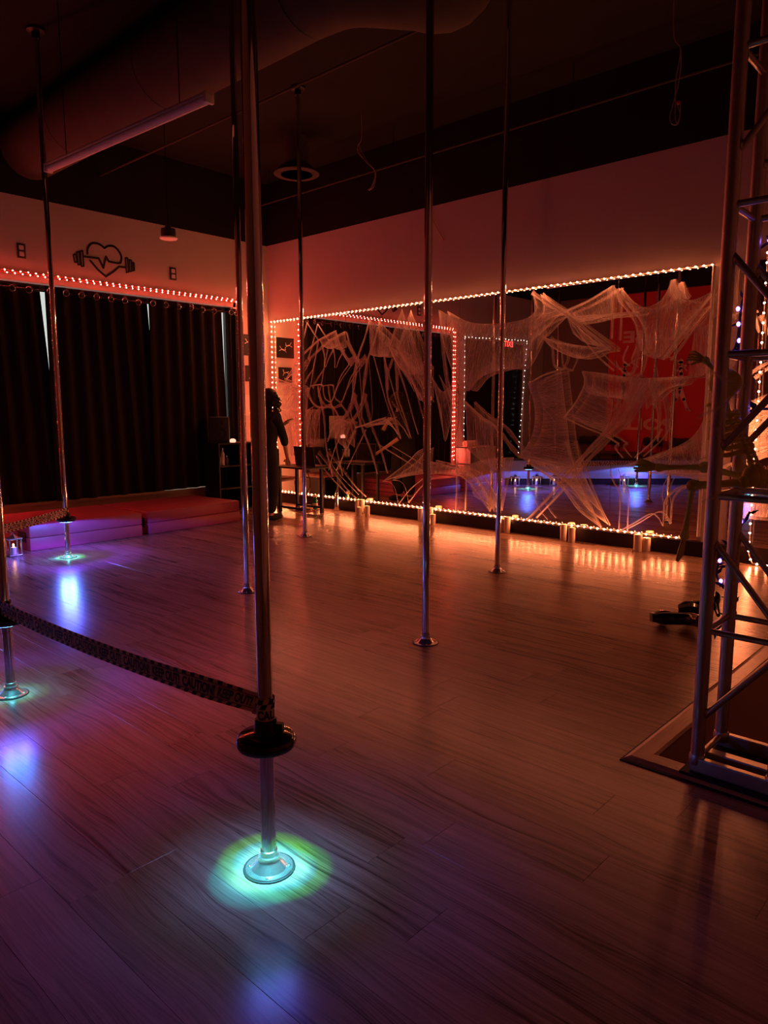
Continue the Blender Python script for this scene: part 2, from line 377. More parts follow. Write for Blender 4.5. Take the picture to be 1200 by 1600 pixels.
for i, (x0, x1, yc) in enumerate(spots):
    l = x1-x0; c = ((x0+x1)/2, yc, 0)
    if i < 300:
        if abs(l-PL) < 1e-4 and _full is not None: share('plank', _full, c, floor)
        else:
            mb = plank_mb(l); mb.v = [v+Vector(c) for v in mb.v]
            if abs(l-PL) < 1e-4:
                _o0 = plank_mb(l).build('plank', M_floor, floor); _full = _o0.data; _o0.location = Vector(c)-root_loc(floor)
            else: mb.build('plank', M_floor, floor)
    else:
        mb = plank_mb(l); rest.add([v+Vector(c) for v in mb.v], mb.f)
if rest.v: rest.build('planks_beyond', M_floor, floor, kind='stuff')
# --- skirting under the mirrors, ledge under the window
bb = struct(MB().box((0.0, -0.045, 0.0), (RX, 0.012, 0.148)).build('baseboard_back', M_base))
struct(MB().box((0.0, WY0-0.1, 0.0), (0.10, WY1+0.06, WZ0-0.03)).box((0.0, WY0-0.12, WZ0-0.03), (0.13, WY1+0.08, WZ0+0.005)).build('trim_1', M_ledge))
struct(MB().box((0.0, WY0-0.06, WZ1+0.0), (0.02, WY1+0.05, WZ1+0.06)).box((0.0, WY0-0.08, WZ0), (0.02, WY0, WZ1+0.06)).box((0.0, WY1, WZ0), (0.02, WY1+0.07, WZ1+0.06)).build('trim_2', M_wall))
# --- window and doorway
win = struct(MB().box((-0.16, WY0, WZ0), (-0.10, WY1, WZ0+0.06)).box((-0.16, WY0, WZ1-0.06), (-0.10, WY1, WZ1)).box((-0.16, WY0, WZ0), (-0.10, WY0+0.06, WZ1)).box((-0.16, WY1-0.06, WZ0), (-0.10, WY1, WZ1)).build('window_1', M_frame))
for k in range(3):
    yc = WY0+(k+1)*(WY1-WY0)/4-0.16
    MB().box((-0.155, yc-0.025, WZ0+0.05), (-0.105, yc+0.025, WZ1-0.05)).build('mullion', M_frame, win)
for k in range(4):
    a = WY0+0.05+k*(WY1-WY0-0.1)/4; MB().box((-0.135, a, WZ0+0.05), (-0.128, a+(WY1-WY0-0.1)/4, WZ1-0.05)).build('pane', M_pane, win)
door = struct(MB().box((-0.14, DY0, DZ-0.08), (-0.05, DY1, DZ)).box((-0.14, DY0, 0), (-0.05, DY0+0.08, DZ)).box((-0.14, DY1-0.08, 0), (-0.05, DY1, DZ)).box((-0.14, (DY0+DY1)/2-0.05, 0), (-0.05, (DY0+DY1)/2+0.05, DZ)).build('door_1', M_frame))
M_darkglass = mat('tinted_door_glass', (0.004, 0.004, 0.005), 0.25, spec=0.3)
for a, b in ((DY0+0.06, (DY0+DY1)/2-0.04), ((DY0+DY1)/2+0.04, DY1-0.06)):
    MB().box((-0.11, a, 0.01), (-0.08, b, DZ-0.06)).build('door_leaf', M_darkglass, door)
for s_ in (-1, 1):
    yc = (DY0+DY1)/2+s_*0.12; MB().tube([(-0.06, yc, 0.9), (-0.01, yc, 0.9), (-0.01, yc, 1.25), (-0.06, yc, 1.25)], 0.012).build('door_handle', M_steel, door)
# --- low angled partition in front of the entrance
lw_a, lw_b = Vector((1.38, -4.58, 0)), Vector((4.55, -7.50, 0)); d_ = (lw_b-lw_a).normalized(); n_ = Vector((d_.y, -d_.x, 0))
if n_.y > 0: n_ = -n_
def lwbox(z0, z1, off0, off1, e=0.0):
    A, B = lw_a-d_*e, lw_b+d_*e; V = [A+n_*off0, B+n_*off0, B+n_*off1, A+n_*off1]
    return MB().add([p+Vector((0, 0, z0)) for p in V]+[p+Vector((0, 0, z1)) for p in V], [(3,2,1,0),(4,5,6,7),(0,1,5,4),(1,2,6,5),(2,3,7,6),(3,0,4,7)])
lw = struct(lwbox(0.0, 0.47, 0.0, 0.13).build('wall_partition', M_lowwall))
lwbox(0.47, 0.50, -0.015, 0.145, 0.015).build('partition_cap', M_base, lw); lwbox(0.0, 0.12, -0.012, 0.0).build('skirting', M_base, lw)

# ================================================================== MIRRORS
MZ0, MZ1 = 0.150, 2.79
seams = [0.13, 1.75, 3.74, 5.78, 6.72]
mlab = ['tall wall mirror beside the room corner, webbed, behind the laptop table', 'tall wall mirror panel showing the reflected curtains through large torn webs', 'tall wall mirror panel reflecting the lit doorway and the blue pool of light', 'narrow wall mirror panel reflecting the red banner and chair backs']
for i, (a, b) in enumerate(zip(seams, seams[1:])):
    mo = MB().box((a+0.002, 0.0, MZ0), (b-0.002, 0.010, MZ1)).build('wall_mirror', M_mirror); tag(mo, mlab[i], 'mirror', 'mirror panels along the back wall')
mo = MB().box((6.99, 0.0, MZ0), (10.2, 0.010, MZ1)).build('wall_mirror', M_mirror); tag(mo, 'wall mirror panel behind the aluminium truss, past the two hanging light ropes', 'mirror', 'mirror panels along the back wall')

# ================================================================== ROPE LIGHTS
def bulb_mesh(name, r, m_, face, depth=0.45):
    """shallow glowing dome looking along face, opaque socket behind it"""
    mb = MB(); Mf = Vector((0, 0, 1)).rotation_difference(Vector(face)).to_matrix().to_4x4()
    mb.lathe([(r, 0.0), (r*0.8, r*depth*0.62), (r*0.42, r*depth*0.92), (0.0, r*depth)], (0, 0, 0), 8, Mf); nd = len(mb.f)
    mb.lathe([(r*0.9, -r*0.9), (r*1.06, -0.001), (r*1.0, 0.0)], (0, 0, 0), 8, Mf)
    o = mb.build(name, [m_, M_socket], smooth=True); me = o.data
    for p in me.polygons: p.material_index = 0 if p.index < 24 else 1
    bpy.data.objects.remove(o); return me
M_socket = mat('bulb_socket', (0.30, 0.16, 0.12), 0.5)
B_top = bulb_mesh('bulb', 0.0095, E_mirror, (0, -1, -1.15), 0.9); B_side = bulb_mesh('bulb', 0.0095, E_mirror, (0.3, -1, 0), 0.4); B_low = bulb_mesh('bulb', 0.0095, E_mirror, (0, -1, 0.2), 0.9)
B_window = bulb_mesh('bulb', 0.0085, E_window, (1, 0, -0.12)); B_winside = bulb_mesh('bulb', 0.0085, E_window, (1, 0, 0), 1.3); B_door = bulb_mesh('bulb', 0.0065, E_door, (1, 0, 0), 0.8)
_o = MB().ball((0, 0, 0), (0.008, 0.008, 0.010), 6, 4).build('bulb', E_purple, smooth=True); B_purple = _o.data; bpy.data.objects.remove(_o)
def rope(name, label, paths, step, bm_, tm, rad=0.007, off=(0, 0, 0), group='rope lights of the studio', jit=0.0, cat='string light'):
    P0 = Vector(paths[0][0]); t = thing(name, label, cat, P0, group); tb = MB(); off = Vector(off)
    for pi_, pth in enumerate(paths):
        pp = [Vector(p) for p in pth]; tb.tube(pp, rad, 6)
        for q in resample(pp, step):
            share('bulb', bm_[pi_] if isinstance(bm_, tuple) else bm_, q+off+Vector((0, 0, random.uniform(-jit, jit))), t)
    tb.build('tube', tm, t, smooth=True); return t
YR = -0.022
rope('rope_light', 'warm white rope light framing the webbed wall mirror along top, corner edge and bottom',
     [[(0.13, YR, 2.80), (6.72, YR, 2.80)], [(0.13, YR, 2.73), (0.125, YR, 0.24)], [(0.16, YR, 0.170), (6.60, YR, 0.166)]], 0.0775, (B_top, B_side, B_low), M_rope, off=(0, -0.010, 0))
for q, lab in (((6.735, 2.79, 0.20), 'unlit clear rope tube hanging down the mirror edge beside the truss'), ((6.945, 2.74, 2.28), 'short unlit rope tube dangling near the top of the beige wall gap')):
    t = thing('unlit_rope_light', lab, 'string light', (q[0], YR, q[2])); nn = 60 if q[2] < 1 else 12
    MB().tube([(q[0], YR, q[1]), (q[0], YR, q[2])], 0.018, 8).build('tube', M_rope, t, smooth=True)
    rb = MB()
    for k in range(nn): z = q[2]+(q[1]-q[2])*(k+0.5)/nn; rb.lathe([(0.0195, z-0.004), (0.0195, z+0.004)], (q[0], YR, 0), 8)
    rb.build('tube_ridges', M_rope, t)
rope('rope_light', 'red rope light pair framing the black-curtained window',
     [[(0.035, WY1+0.06, 3.075), (0.035, WY0-0.07, 3.075)], [(0.05, WY1+0.03, 3.045), (0.05, WY0-0.04, 3.045)], [(0.045, WY0-0.14, 3.0), (0.045, WY0-0.14, 0.42)], [(0.045, WY0-0.08, 3.0), (0.045, WY0-0.08, 0.5)], [(0.03, WY1+0.07, 3.0), (0.03, WY1+0.07, 0.5)]], 0.088, (B_window, B_window, B_winside, B_winside, B_winside), M_redrope, off=(0.012, 0, 0))
rope('fairy_light_string', 'cool white fairy lights outlining the dark glass entrance doors',
     [[(0.02, DY1+0.05, 2.95), (0.02, (DY0+DY1)/2, 2.98), (0.02, DY0-0.03, 3.02)], [(0.02, DY1+0.06, 2.9), (0.02, DY1+0.05, 0.78)], [(0.02, DY0-0.03, 2.96), (0.02, DY0+0.12, 1.4), (0.02, DY0+0.22, 0.46)]], 0.125, B_door, M_cord, 0.004, off=(0.01, 0, 0), jit=0.012)
a0, a1, b0, b1 = ony(1176, 432, -0.05), ony(1147, 852, -0.05), ony(1200, 395, -0.05), ony(1170, 866, -0.05)
rope('rope_light', 'warm rope light hanging behind the truss, closer to the webbed mirror', [[a0, a1]], 0.088, B_side, M_rope, off=(0, -0.012, 0))
rope('rope_light', 'warm rope light hanging behind the truss and trailing along the floor', [[b0, b1, (b1.x+0.05, -0.10, 0.02), (b1.x+0.18, -0.11, 0.02)]], 0.088, B_side, M_rope, off=(0, -0.012, 0))

# ================================================================== POLES
ZT = ZC
def pole(x, y, label):
    t = thing('dance_pole', label, 'dance pole', (x, y, 0), 'chrome dance poles on the studio floor')
    MB().tube([(x, y, 0.03), (x, y, ZT-0.03)], 0.0232, 20).build('tube', M_chrome, t, smooth=True)
    b = MB().lathe([(0.074, 0.0), (0.077, 0.003), (0.075, 0.007), (0.057, 0.008), (0.054, 0.011), (0.044, 0.022), (0.036, 0.030), (0.0335, 0.034), (0.0335, 0.048), (0.024, 0.050)], (x, y, 0), 28).build('base_flange', M_satin, t, smooth=True)
    MB().lathe([(0.0825, 0.0), (0.0825, 0.004), (0.070, 0.0045)], (x, y, 0), 28).build('rim_ring', M_matteblack, b, smooth=True)
    sm = MB()
    for k in range(4):
        a = math.pi/4+k*math.pi/2; sm.lathe([(0.005, 0.007), (0.005, 0.0105), (0.003, 0.0115)], (x+0.063*math.cos(a), y+0.063*math.sin(a), 0), 8)
    sm.build('flange_screws', M_steel, b)
    MB().lathe([(0.027, 0.048), (0.027, 0.066), (0.0236, 0.068)], (x, y, 0), 20).build('collar', M_steel, t, smooth=True)
    MB().lathe([(0.024, ZT-0.09), (0.034, ZT-0.08), (0.036, ZT-0.03), (0.08, ZT-0.02), (0.08, ZT)], (x, y, 0), 20).build('ceiling_mount', M_blackmetal, t, smooth=True)
    return t
POLES = dict(A=(7.55, -6.033), B=(2.15, -4.27), C=(5.435, -6.03), D=(4.58, -3.90), E=(2.97, -1.88), F=(6.468, -3.937), G=(5.653, -1.93), H=(3.41, -6.10), I=(ony(867, 708, 6.35).x, -6.35))
plab = dict(A='chrome dance pole in the cyan-green light pool, caution tape knotted on it',
            B='chrome dance pole in front of the purple-lit folded mats', C='chrome dance pole at the far end of the readable caution tape',
            D='bare chrome dance pole between the folded mats and the tape-wrapped pole', E='bare chrome dance pole right beside the laptop table',
            F='bare chrome dance pole alone in the middle of the open floor', G='bare chrome dance pole by the candles in front of the doorway reflection',
            H='chrome dance pole by the angled partition, seen in the mirror under the banner', I='bare chrome dance pole behind the angled partition, seen in the mirror')
for k, (x, y) in POLES.items(): pole(x, y, plab[k])

def ring_light(x, y, z, label, rot=0.0, power=1.0, hue=0, side=1.0, offscreen=False):
    """black clamp-on disc with LEDs on its underside, lighting the floor round the pole"""
    t = thing('pole_light_disc', label, 'pole light', (x, y, z), 'clamp-on light discs on the poles')
    MB().lathe([(0.026, -0.012), (0.070, -0.016), (0.088, -0.010), (0.0945, 0.004), (0.092, 0.018), (0.082, 0.027), (0.045, 0.031), (0.036, 0.034), (0.035, 0.075), (0.026, 0.078)], (x, y, z), 40).build('disc', M_blackplastic, t, smooth=True)
    MB().lathe([(0.030, -0.0135), (0.062, -0.0185), (0.064, -0.0165), (0.030, -0.0120)], (x, y, z), 32).build('lens_ring', E_lens['dim' if side < 0.5 else 'bright'], t, smooth=True)
    cl = MB(); M_ = Matrix.Rotation(rot, 4, 'Z')
    cl.bbox((0.030, -0.012, 0.034), (0.056, 0.012, 0.066), 0.003, Matrix.Translation((x, y, z)) @ M_); cl.build('clamp_screw', M_blackmetal, t)
    for k in range(3):
        a = rot+k*2*math.pi/3
        nm_ = 'led_spot_offscreen' if offscreen else 'led_spot'; ld = bpy.data.lights.new(nm_, 'SPOT'); lo = bpy.data.objects.new(nm_, ld); col.objects.link(lo); lo.parent = t
        lo.location = (0.046*math.cos(a), 0.046*math.sin(a), -0.024)
        ld.spot_size = R(168); ld.spot_blend = 0.05; ld.shadow_soft_size = 0.006; ld.energy = L_SPOT*power
        ld.use_nodes = True; nt = ld.node_tree; em = nt.nodes['Emission']; N = nt.nodes.new
        g = N('ShaderNodeNewGeometry'); sx = N('ShaderNodeSeparateXYZ'); nt.links.new(g.outputs['Incoming'], sx.inputs[0])
        ab = N('ShaderNodeMath'); ab.operation = 'ABSOLUTE'; nt.links.new(sx.outputs[2], ab.inputs[0])
        ac = N('ShaderNodeMath'); ac.operation = 'ARCCOSINE'; nt.links.new(ab.outputs[0], ac.inputs[0])
        dv = N('ShaderNodeMath'); dv.operation = 'DIVIDE'; dv.inputs[1].default_value = math.pi/2; nt.links.new(ac.outputs[0], dv.inputs[0])
        cr = N('ShaderNodeValToRGB'); nt.links.new(dv.outputs[0], cr.inputs[0])
        ring = ((0.03, 0.30, 0.09), (0.05, 0.30, 0.05), (0.02, 0.22, 0.36))[(k+hue) % 3]
        st = [(0.00, (0.16, 0.80, 1.0)), (0.10, (0.16, 0.80, 1.0)), (0.145, (0.04, 0.42, 0.62)), (0.175, ring), (0.215, [c*0.7 for c in ring]), (0.25, (0.012, 0.020, 0.065)), (0.38, (0.008, 0.010, 0.034)), (0.50, (0.006*side, 0.005*side, 0.03*side)), (0.60, (0.045*side, 0.025*side, 0.34*side)), (0.68, (0.055*side, 0.030*side, 0.40*side)), (0.75, (0.018*side, 0.030*side, 0.17*side)), (0.86, (0.020*side, 0.045*side, 0.26*side)), (0.94, (0.05*side, 0.05*side, 0.44*side)), (0.985, (0, 0, 0))]
        e = cr.color_ramp.elements; e[0].position = st[0][0]; e[0].color = (*st[0][1], 1); e[1].position = 1.0; e[1].color = (0, 0, 0, 1)
        for p_, c_ in st[1:]:
            q = e.new(p_); q.color = (*c_, 1)
        nt.links.new(cr.outputs[0], em.inputs[0])
    return t
ring_light(*POLES['A'], 0.425, 'glossy black light disc under the caution tape knot, casting a cyan-green ring', 0.6, 2.5, side=0.11)
ring_light(*POLES['B'], 0.378, 'black light disc on the pole in front of the folded mats', 0.2, 2.3, side=1.7)
ring_light(*POLES['C'], 0.392, 'black light disc under the far end of the readable caution tape', 1.0, 0.6, 1, side=2.2)
ring_light(*POLES['H'], 0.392, 'black light disc on the pole by the angled partition', 0.4, 2.2, side=1.4, offscreen=True)

# ================================================================== CAUTION TAPE
def caution_tape(P0, P1, label, unit, h=0.070, sag=0.03, face=Vector((0, -1, 0)), twist=0.0, text_side=1):
    P0, P1 = Vector(P0), Vector(P1); t = thing('caution_tape', label, 'caution tape', P0, 'caution tapes between the poles')
    L = (P1-P0).length; hd = (P1-P0).normalized()
    def fr(s):
        u = s/L; c = P0.lerp(P1, u); c.z -= sag*4*u*(1-u)
        tw = twist*max(0.0, (u-0.72)/0.28)**2
        up = (Vector((0, 0, 1))*math.cos(tw)+face*math.sin(tw)); nrm = (face*math.cos(tw)-Vector((0, 0, 1))*math.sin(tw))
        hh = h*(1-0.22*max(0.0, (u-0.86)/0.14))
        return c, up*hh, nrm
    def pt(s, v, o): c, up, n = fr(s); return c+up*v+n*o
    n = 60; T = 0.0006; sm = MB(); V = []; F = []
    for i in range(n+1):
        s = L*i/n
        for v, o in ((-0.5, T), (0.5, T), (0.5, -T), (-0.5, -T)): V.append(pt(s, v, o))
    for i in range(n):
        for k in range(4): F.append((i*4+k, (i+1)*4+k, (i+1)*4+(k+1) % 4, i*4+(k+1) % 4))
    F += [(0, 1, 2, 3), (n*4+3, n*4+2, n*4+1, n*4)]
    strip = sm.add(V, F).build('strip', M_tape, t)
    st = MB(); bw = 0.026; i = 0; O = 0.0016
    while (i+1)*bw*2 < L:
        for s0, v0, v1, sk in ((i*bw*2, 0.335, 0.5, 0.0), (i*bw*2+0.010, -0.5, -0.335, 0.012)):
            for sgn in (1, -1):
                Q = [pt(s0, v0, O*sgn), pt(s0+bw, v0, O*sgn), pt(s0+bw+sk, v1, O*sgn), pt(s0+sk, v1, O*sgn)]
                st.add(Q, [(0, 1, 2, 3) if sgn > 0 else (3, 2, 1, 0)])
        i += 1
    for v in (0.305, -0.305):
        for k in range(n):
            for sgn in (1, -1): st.add([pt(L*k/n, v-0.018, O*sgn), pt(L*(k+1)/n, v-0.018, O*sgn), pt(L*(k+1)/n, v+0.018, O*sgn), pt(L*k/n, v+0.018, O*sgn)], [(0, 1, 2, 3) if sgn > 0 else (3, 2, 1, 0)])
    st.build('edge_blocks', M_ink, strip, kind='stuff')
    tx = MB(); s = 0.005; words = ['CAUTION!', 'KEEP OUT!']; wi = 0; unit = L/max(1, round(L/unit))
    while s < L-0.02:
        wd = words[wi % 2]; V, F = text_mesh(wd, 1.0); w0 = min(v.x for v in V); w1 = max(v.x for v in V); h0 = min(v.y for v in V); h1 = max(v.y for v in V)
        ww = unit*(0.47 if wi % 2 == 0 else 0.44)
        if s+ww > L+0.01: break
        for sgn in ((1, -1)):
            base = len(tx.v)
            for v in V:
                q = (v.x-w0)/(w1-w0); q = q if sgn*text_side > 0 else 1-q
                tx.v.append(pt(s+q*ww, (v.y-h0)/(h1-h0)*0.50-0.25, sgn*0.0022))
            tx.f += [tuple(i+base for i in f) for f in F]
        s += ww+unit*0.045; wi += 1
    tx.build('lettering', M_ink, strip)
    return t
A_, C_, B_, H_ = (Vector((*POLES[k], 0)) for k in 'ACBH')
caution_tape(C_+Vector((0.02, -0.026, 0.468)), A_+Vector((-0.018, -0.024, 0.556)), 'yellow caution tape with legible lettering stretched low between two glowing poles', 0.385, 0.074, 0.025, twist=-0.55)
fd = Vector((H_.y-B_.y, -(H_.x-B_.x), 0)).normalized()
if fd.x < 0: fd = -fd
caution_tape(B_+fd*0.026+Vector((0, 0, 0.462)), H_+fd*0.026+Vector((0, 0, 0.462)), 'yellow caution tape strung in front of the angled partition', 0.385, 0.078, 0.02, face=fd, text_side=-1)
def tape_wrap(P, z0, z1, label, txt=None, knot=True):
    t = thing('tape_wrap', label, 'caution tape', P+Vector((0, 0, z0)), 'caution tape knots round the poles')
    V = []; F = []; seg = 36; turns = 2.6; n = int(seg*turns); hh = (z1-z0)*0.62; r = 0.0262
    for i in range(n+1):
        a = 2*math.pi*i/seg+2.4; zc = z0+hh/2+(z1-z0-hh)*i/n; rr = r+0.0009*i/seg
        for dz, dr in ((-hh/2, 0), (hh/2, 0), (hh/2, -0.0007), (-hh/2, -0.0007)): V.append(Vector((P.x+(rr+dr)*math.cos(a), P.y+(rr+dr)*math.sin(a), zc+dz)))
    for i in range(n):
        for k in range(4): F.append((i*4+k, (i+1)*4+k, (i+1)*4+(k+1) % 4, i*4+(k+1) % 4))
    b = MB().add(V, F).build('band', M_tape, t)
    bl = MB(); ro = r+0.0009*turns+0.0012
    def arc(a0, a1, za0, za1, sk=0.0, rr=ro):
        m = 5; V = []
        for j in range(m+1):
            a = a0+(a1-a0)*j/m
            V.append(Vector((P.x+rr*math.cos(a), P.y+rr*math.sin(a), za0))); V.append(Vector((P.x+rr*math.cos(a+sk), P.y+rr*math.sin(a+sk), za1)))
        bl.add(V, [(2*j, 2*j+2, 2*j+3, 2*j+1) for j in range(m)])
    for j in range(5):
        a = -2.9+j*1.25; arc(a, a+0.62, z1-0.018, z1-0.002, 0.25); arc(a+0.3, a+0.95, z0+0.050, z0+0.066, 0.3); arc(a+0.1, a+0.6, z0-0.004, z0+0.010, 0.2)
    bl.build('edge_blocks', M_ink, b, kind='stuff')
    if txt:
        V, F = text_mesh(txt, 1.0); w0 = min(v.x for v in V); w1 = max(v.x for v in V); h0 = min(v.y for v in V); h1 = max(v.y for v in V); tb = MB()
        va = math.atan2(CAM.y-P.y, CAM.x-P.x); span = 2.0
        W = []
        for v in V:
            a = va+0.12+(v.x-w0)/(w1-w0)*span-span/2; W.append(Vector((P.x+(ro+0.0006)*math.cos(a), P.y+(ro+0.0006)*math.sin(a), z0+0.016+(v.y-h0)/(h1-h0)*0.030)))
        tb.add(W, F).build('lettering', M_ink, b)
    if knot:
        k = MB()
        for j in range(4):
            a = 2.6+j*0.35; q = P+Vector((0.03*math.cos(a), 0.03*math.sin(a), z0+0.04+0.006*j)); k.tube([q, q+Vector((-0.012, -0.004, -0.012-0.006*j)), q+Vector((-0.004, -0.010, -0.030))], [0.008, 0.010, 0.004], 6)
        k.build('knot', M_tape, t)
    return t
tape_wrap(A_, 0.492, 0.575, 'caution tape wound round the pole above the big glossy light disc', 'CAU')
tape_wrap(C_, 0.428, 0.500, 'caution tape wound round the pole at the far end of the lettered tape')
tape_wrap(B_, 0.425, 0.500, 'caution tape wound round the pole in front of the mats')
tape_wrap(H_, 0.425, 0.500, 'caution tape wound round the pole by the angled partition')
# ================================================================== CURTAINS
rod = thing('curtain_rod', 'dark curtain rod above the black curtains', 'curtain rod', (0.11, WY0, 2.87))
MB().tube([(0.11, WY0-0.05, 2.87), (0.11, WY1-0.01, 2.87)], 0.012, 10).build('rod_tube', M_blackmetal, rod, smooth=True)
for y in (WY0+0.25, -2.62, -1.4, WY1-0.03):
    MB().box((0.0, y-0.012, 2.90), (0.012, y+0.012, 2.96)).tube([(0.006, y, 2.93), (0.09, y, 2.93), (0.11, y, 2.885)], 0.006, 6).build('bracket', M_steel, rod)
def curtain(label, yl_t, yl_b, yr_t, yr_b, npl, z0=0.345, phase=0.0, xl=0.155, xr=0.065):
    t = thing('blackout_curtain', label, 'curtain', (0.11, (yl_t+yr_t)/2, z0), 'black curtains over the window')
    nu, nv = npl*8, 14; V = []; z1 = 2.93
    for j in range(nv+1):
        v = j/nv; z = z0+(z1-z0)*v; k = (1-v)
        yl = yl_b+(yl_t-yl_b)*v; yr = yr_b+(yr_t-yr_b)*v
        for i in range(nu+1):
            u = i/nu; env = math.sin(math.pi*min(1, max(0, u)))**0.5; amp = (0.036+0.012*k*math.sin(u*9+phase))*env
            V.append(Vector((xl+(xr-xl)*u+amp*math.sin(2*math.pi*npl*u+phase)+0.008*k*env*math.sin(u*23+phase), yl+(yr-yl)*u+0.012*k*env*math.sin(u*17+phase*2), z)))
    F = [(j*(nu+1)+i, j*(nu+1)+i+1, (j+1)*(nu+1)+i+1, (j+1)*(nu+1)+i) for j in range(nv) for i in range(nu)]
    MB().add(V, F).build('cloth', M_curtain, t, smooth=True)
    for q in range(npl*2):
        u = (q+0.5)/(npl*2); y = yl_t+(yr_t-yl_t)*u; xx = xl+(xr-xl)*u+0.036*math.sin(2*math.pi*npl*u+phase)+0.012
        if q % 2: continue
        pts = [Vector((xx+0.010*math.cos(R(k*22.5)), y+0.030*math.cos(R(k*22.5)), 2.865+0.034*math.sin(R(k*22.5)))) for k in range(17)]
        MB().tube(pts, 0.0075, 6, cap=False).build('grommet', M_satin, t, smooth=True)
    return t
curtain('black blackout curtain at the doorway end of the window', WY0-0.03, WY0-0.02, -3.515, -3.36, 6, z0=0.322, xl=0.075)
curtain('black blackout curtain below the heart and dumbbell decal', -3.49, -3.50, -2.10, -1.95, 7, phase=0.6, z0=0.322)
curtain('black blackout curtain beside the black cube shelf', -2.125, -2.14, -0.905, -0.84, 6, phase=1.1, z0=0.337)
curtain('narrow black curtain strip at the corner end of the window', -0.85, -0.87, -0.60, -0.60, 2, phase=0.3, z0=0.322)

# ================================================================== FOLDED MATS
def folded_mat(c0, c1, dep, label, z1=0.27):
    """c0,c1: front bottom corners on the floor; four stacked panels reaching back by dep"""
    c0, c1 = Vector(c0), Vector(c1); e = (c1-c0).normalized(); bk = Vector((-e.y, e.x, 0)); L = (c1-c0).length
    if bk.x > 0: bk = -bk
    t = thing('folded_gym_mat', label, 'gym mat', (c0+c1)/2, 'folded red mats under the window'); Mx = Matrix((( e.x, bk.x, 0, c0.x), (e.y, bk.y, 0, c0.y), (0, 0, 1, 0), (0, 0, 0, 1)))
    hgt = z1/2
    for k in range(2):
        pn = MB().bbox((0.004*k, 0.010*k, k*hgt), (L-0.004+0.004*k, dep, (k+1)*hgt-0.0015), 0.012, Mx).build('mat_panel', M_red, t, smooth=True)
        MB().bbox((L-0.006, 0.02, (k+0.5)*hgt-0.004), (L+0.0035, dep-0.02, (k+0.5)*hgt+0.004), 0.001, Mx).build('fold_seam', M_matteblack, pn)
    MB().bbox((-0.006, 0.10, hgt*0.6), (0.0, 0.30, hgt*1.4), 0.001, Mx).build('hook_strip', M_matteblack, t)
    return t
folded_mat((1.56, -4.40, 0), (1.56, -3.13, 0), 1.10, 'folded red gym mat in front of the pole with a light disc')
folded_mat((1.53, -3.03, 0), (1.43, -1.66, 0), 1.05, 'folded red gym mat closer to the black cube shelf, set slightly askew')

# ================================================================== ENTRANCE MAT AND TRUSS
em_ = thing('entrance_mat', 'brown entrance carpet with a stained wood border under the truss', 'floor mat', (8.06, -4.57, 0))
x0, y0, x1, y1, fw = 8.06, -4.57, 10.3, -2.2, 0.105
MB().box((x0+fw-0.01, y0+fw-0.01, 0.0), (x1-fw+0.01, y1-fw+0.01, 0.012)).build('carpet', M_matcarpet, em_)
def trim_piece(a, b, c, d, m_):   # outer a-b, inner d-c
    Z = (0.004, 0.020, 0.020, 0.015); O = [Vector(p) for p in (a, b, c, d)]
    o0, o1, i1, i0 = O; q0, q1 = o0.lerp(i0, 0.22), o1.lerp(i1, 0.22); r0, r1 = o0.lerp(i0, 0.86), o1.lerp(i1, 0.86); V = []
    for p, z in ((o0, 0.0), (o1, 0.0), (o0, 0.006), (o1, 0.006), (q0, 0.018), (q1, 0.018), (r0, 0.019), (r1, 0.019), (i0, 0.014), (i1, 0.014), (i0, 0.0), (i1, 0.0)): V.append(Vector((p.x, p.y, z)))
    F = [(2*k, 2*k+1, 2*k+3, 2*k+2) for k in range(5)]+[(0, 2, 4, 6, 8, 10), (1, 11, 9, 7, 5, 3)]
    return MB().add(V, F).build('frame_strip', m_, em_)
trim_piece((x0, y1, 0), (x0, y0, 0), (x0+fw, y0+fw, 0), (x0+fw, y1-fw, 0), M_trim); trim_piece((x0, y0, 0), (x1, y0, 0), (x1-fw, y0+fw, 0), (x0+fw, y0+fw, 0), M_trimx)
trim_piece((x1, y0, 0), (x1, y1, 0), (x1-fw, y1-fw, 0), (x1-fw, y0+fw, 0), M_trim); trim_piece((x1, y1, 0), (x0, y1, 0), (x0+fw, y1-fw, 0), (x1-fw, y1-fw, 0), M_trimx)
MB().box((x0-0.004, y0-0.016, 0.0), (x1, y0-0.001, 0.005)).box((x0-0.008, y0-0.016, 0.0), (x0-0.001, y1, 0.004)).build('dark_edge_strip', M_rubber, em_)

tx0, tx1, ty0, ty1, tz1 = 8.335, 8.615, -4.505, -4.225, 3.55
tr = thing('box_truss', 'upright square aluminium box truss standing on the entrance mat', 'truss', (8.475, -4.365, 0.012))
CR = 0.0255; BR = 0.0125
for x, y in ((tx0, ty0), (tx0, ty1), (tx1, ty0), (tx1, ty1)):
    c_ = MB().tube([(x, y, 0.05), (x, y, tz1)], CR, 16).build('chord', M_alu, tr, smooth=True)
    MB().lathe([(CR+0.004, 0.055), (CR+0.006, 0.065), (CR+0.006, 0.085), (CR+0.002, 0.095)], (x, y, 0), 16).build('weld_collar', M_alu, c_, smooth=True)
MB().bbox((tx0-0.05, ty0-0.05, 0.013), (tx1+0.05, ty1+0.05, 0.026), 0.002).build('rubber_base_plate', M_rubber, tr)
for a, b in (((tx0-0.02, ty0-0.028, 0.026), (tx1+0.02, ty0+0.004, 0.085)), ((tx0-0.02, ty1-0.004, 0.026), (tx1+0.02, ty1+0.028, 0.085)), ((tx0-0.02, (ty0+ty1)/2-0.06, 0.026), (tx1+0.02, (ty0+ty1)/2-0.01, 0.075))):
    MB().bbox(a, b, 0.004).build('foot_bar', M_alu, tr)
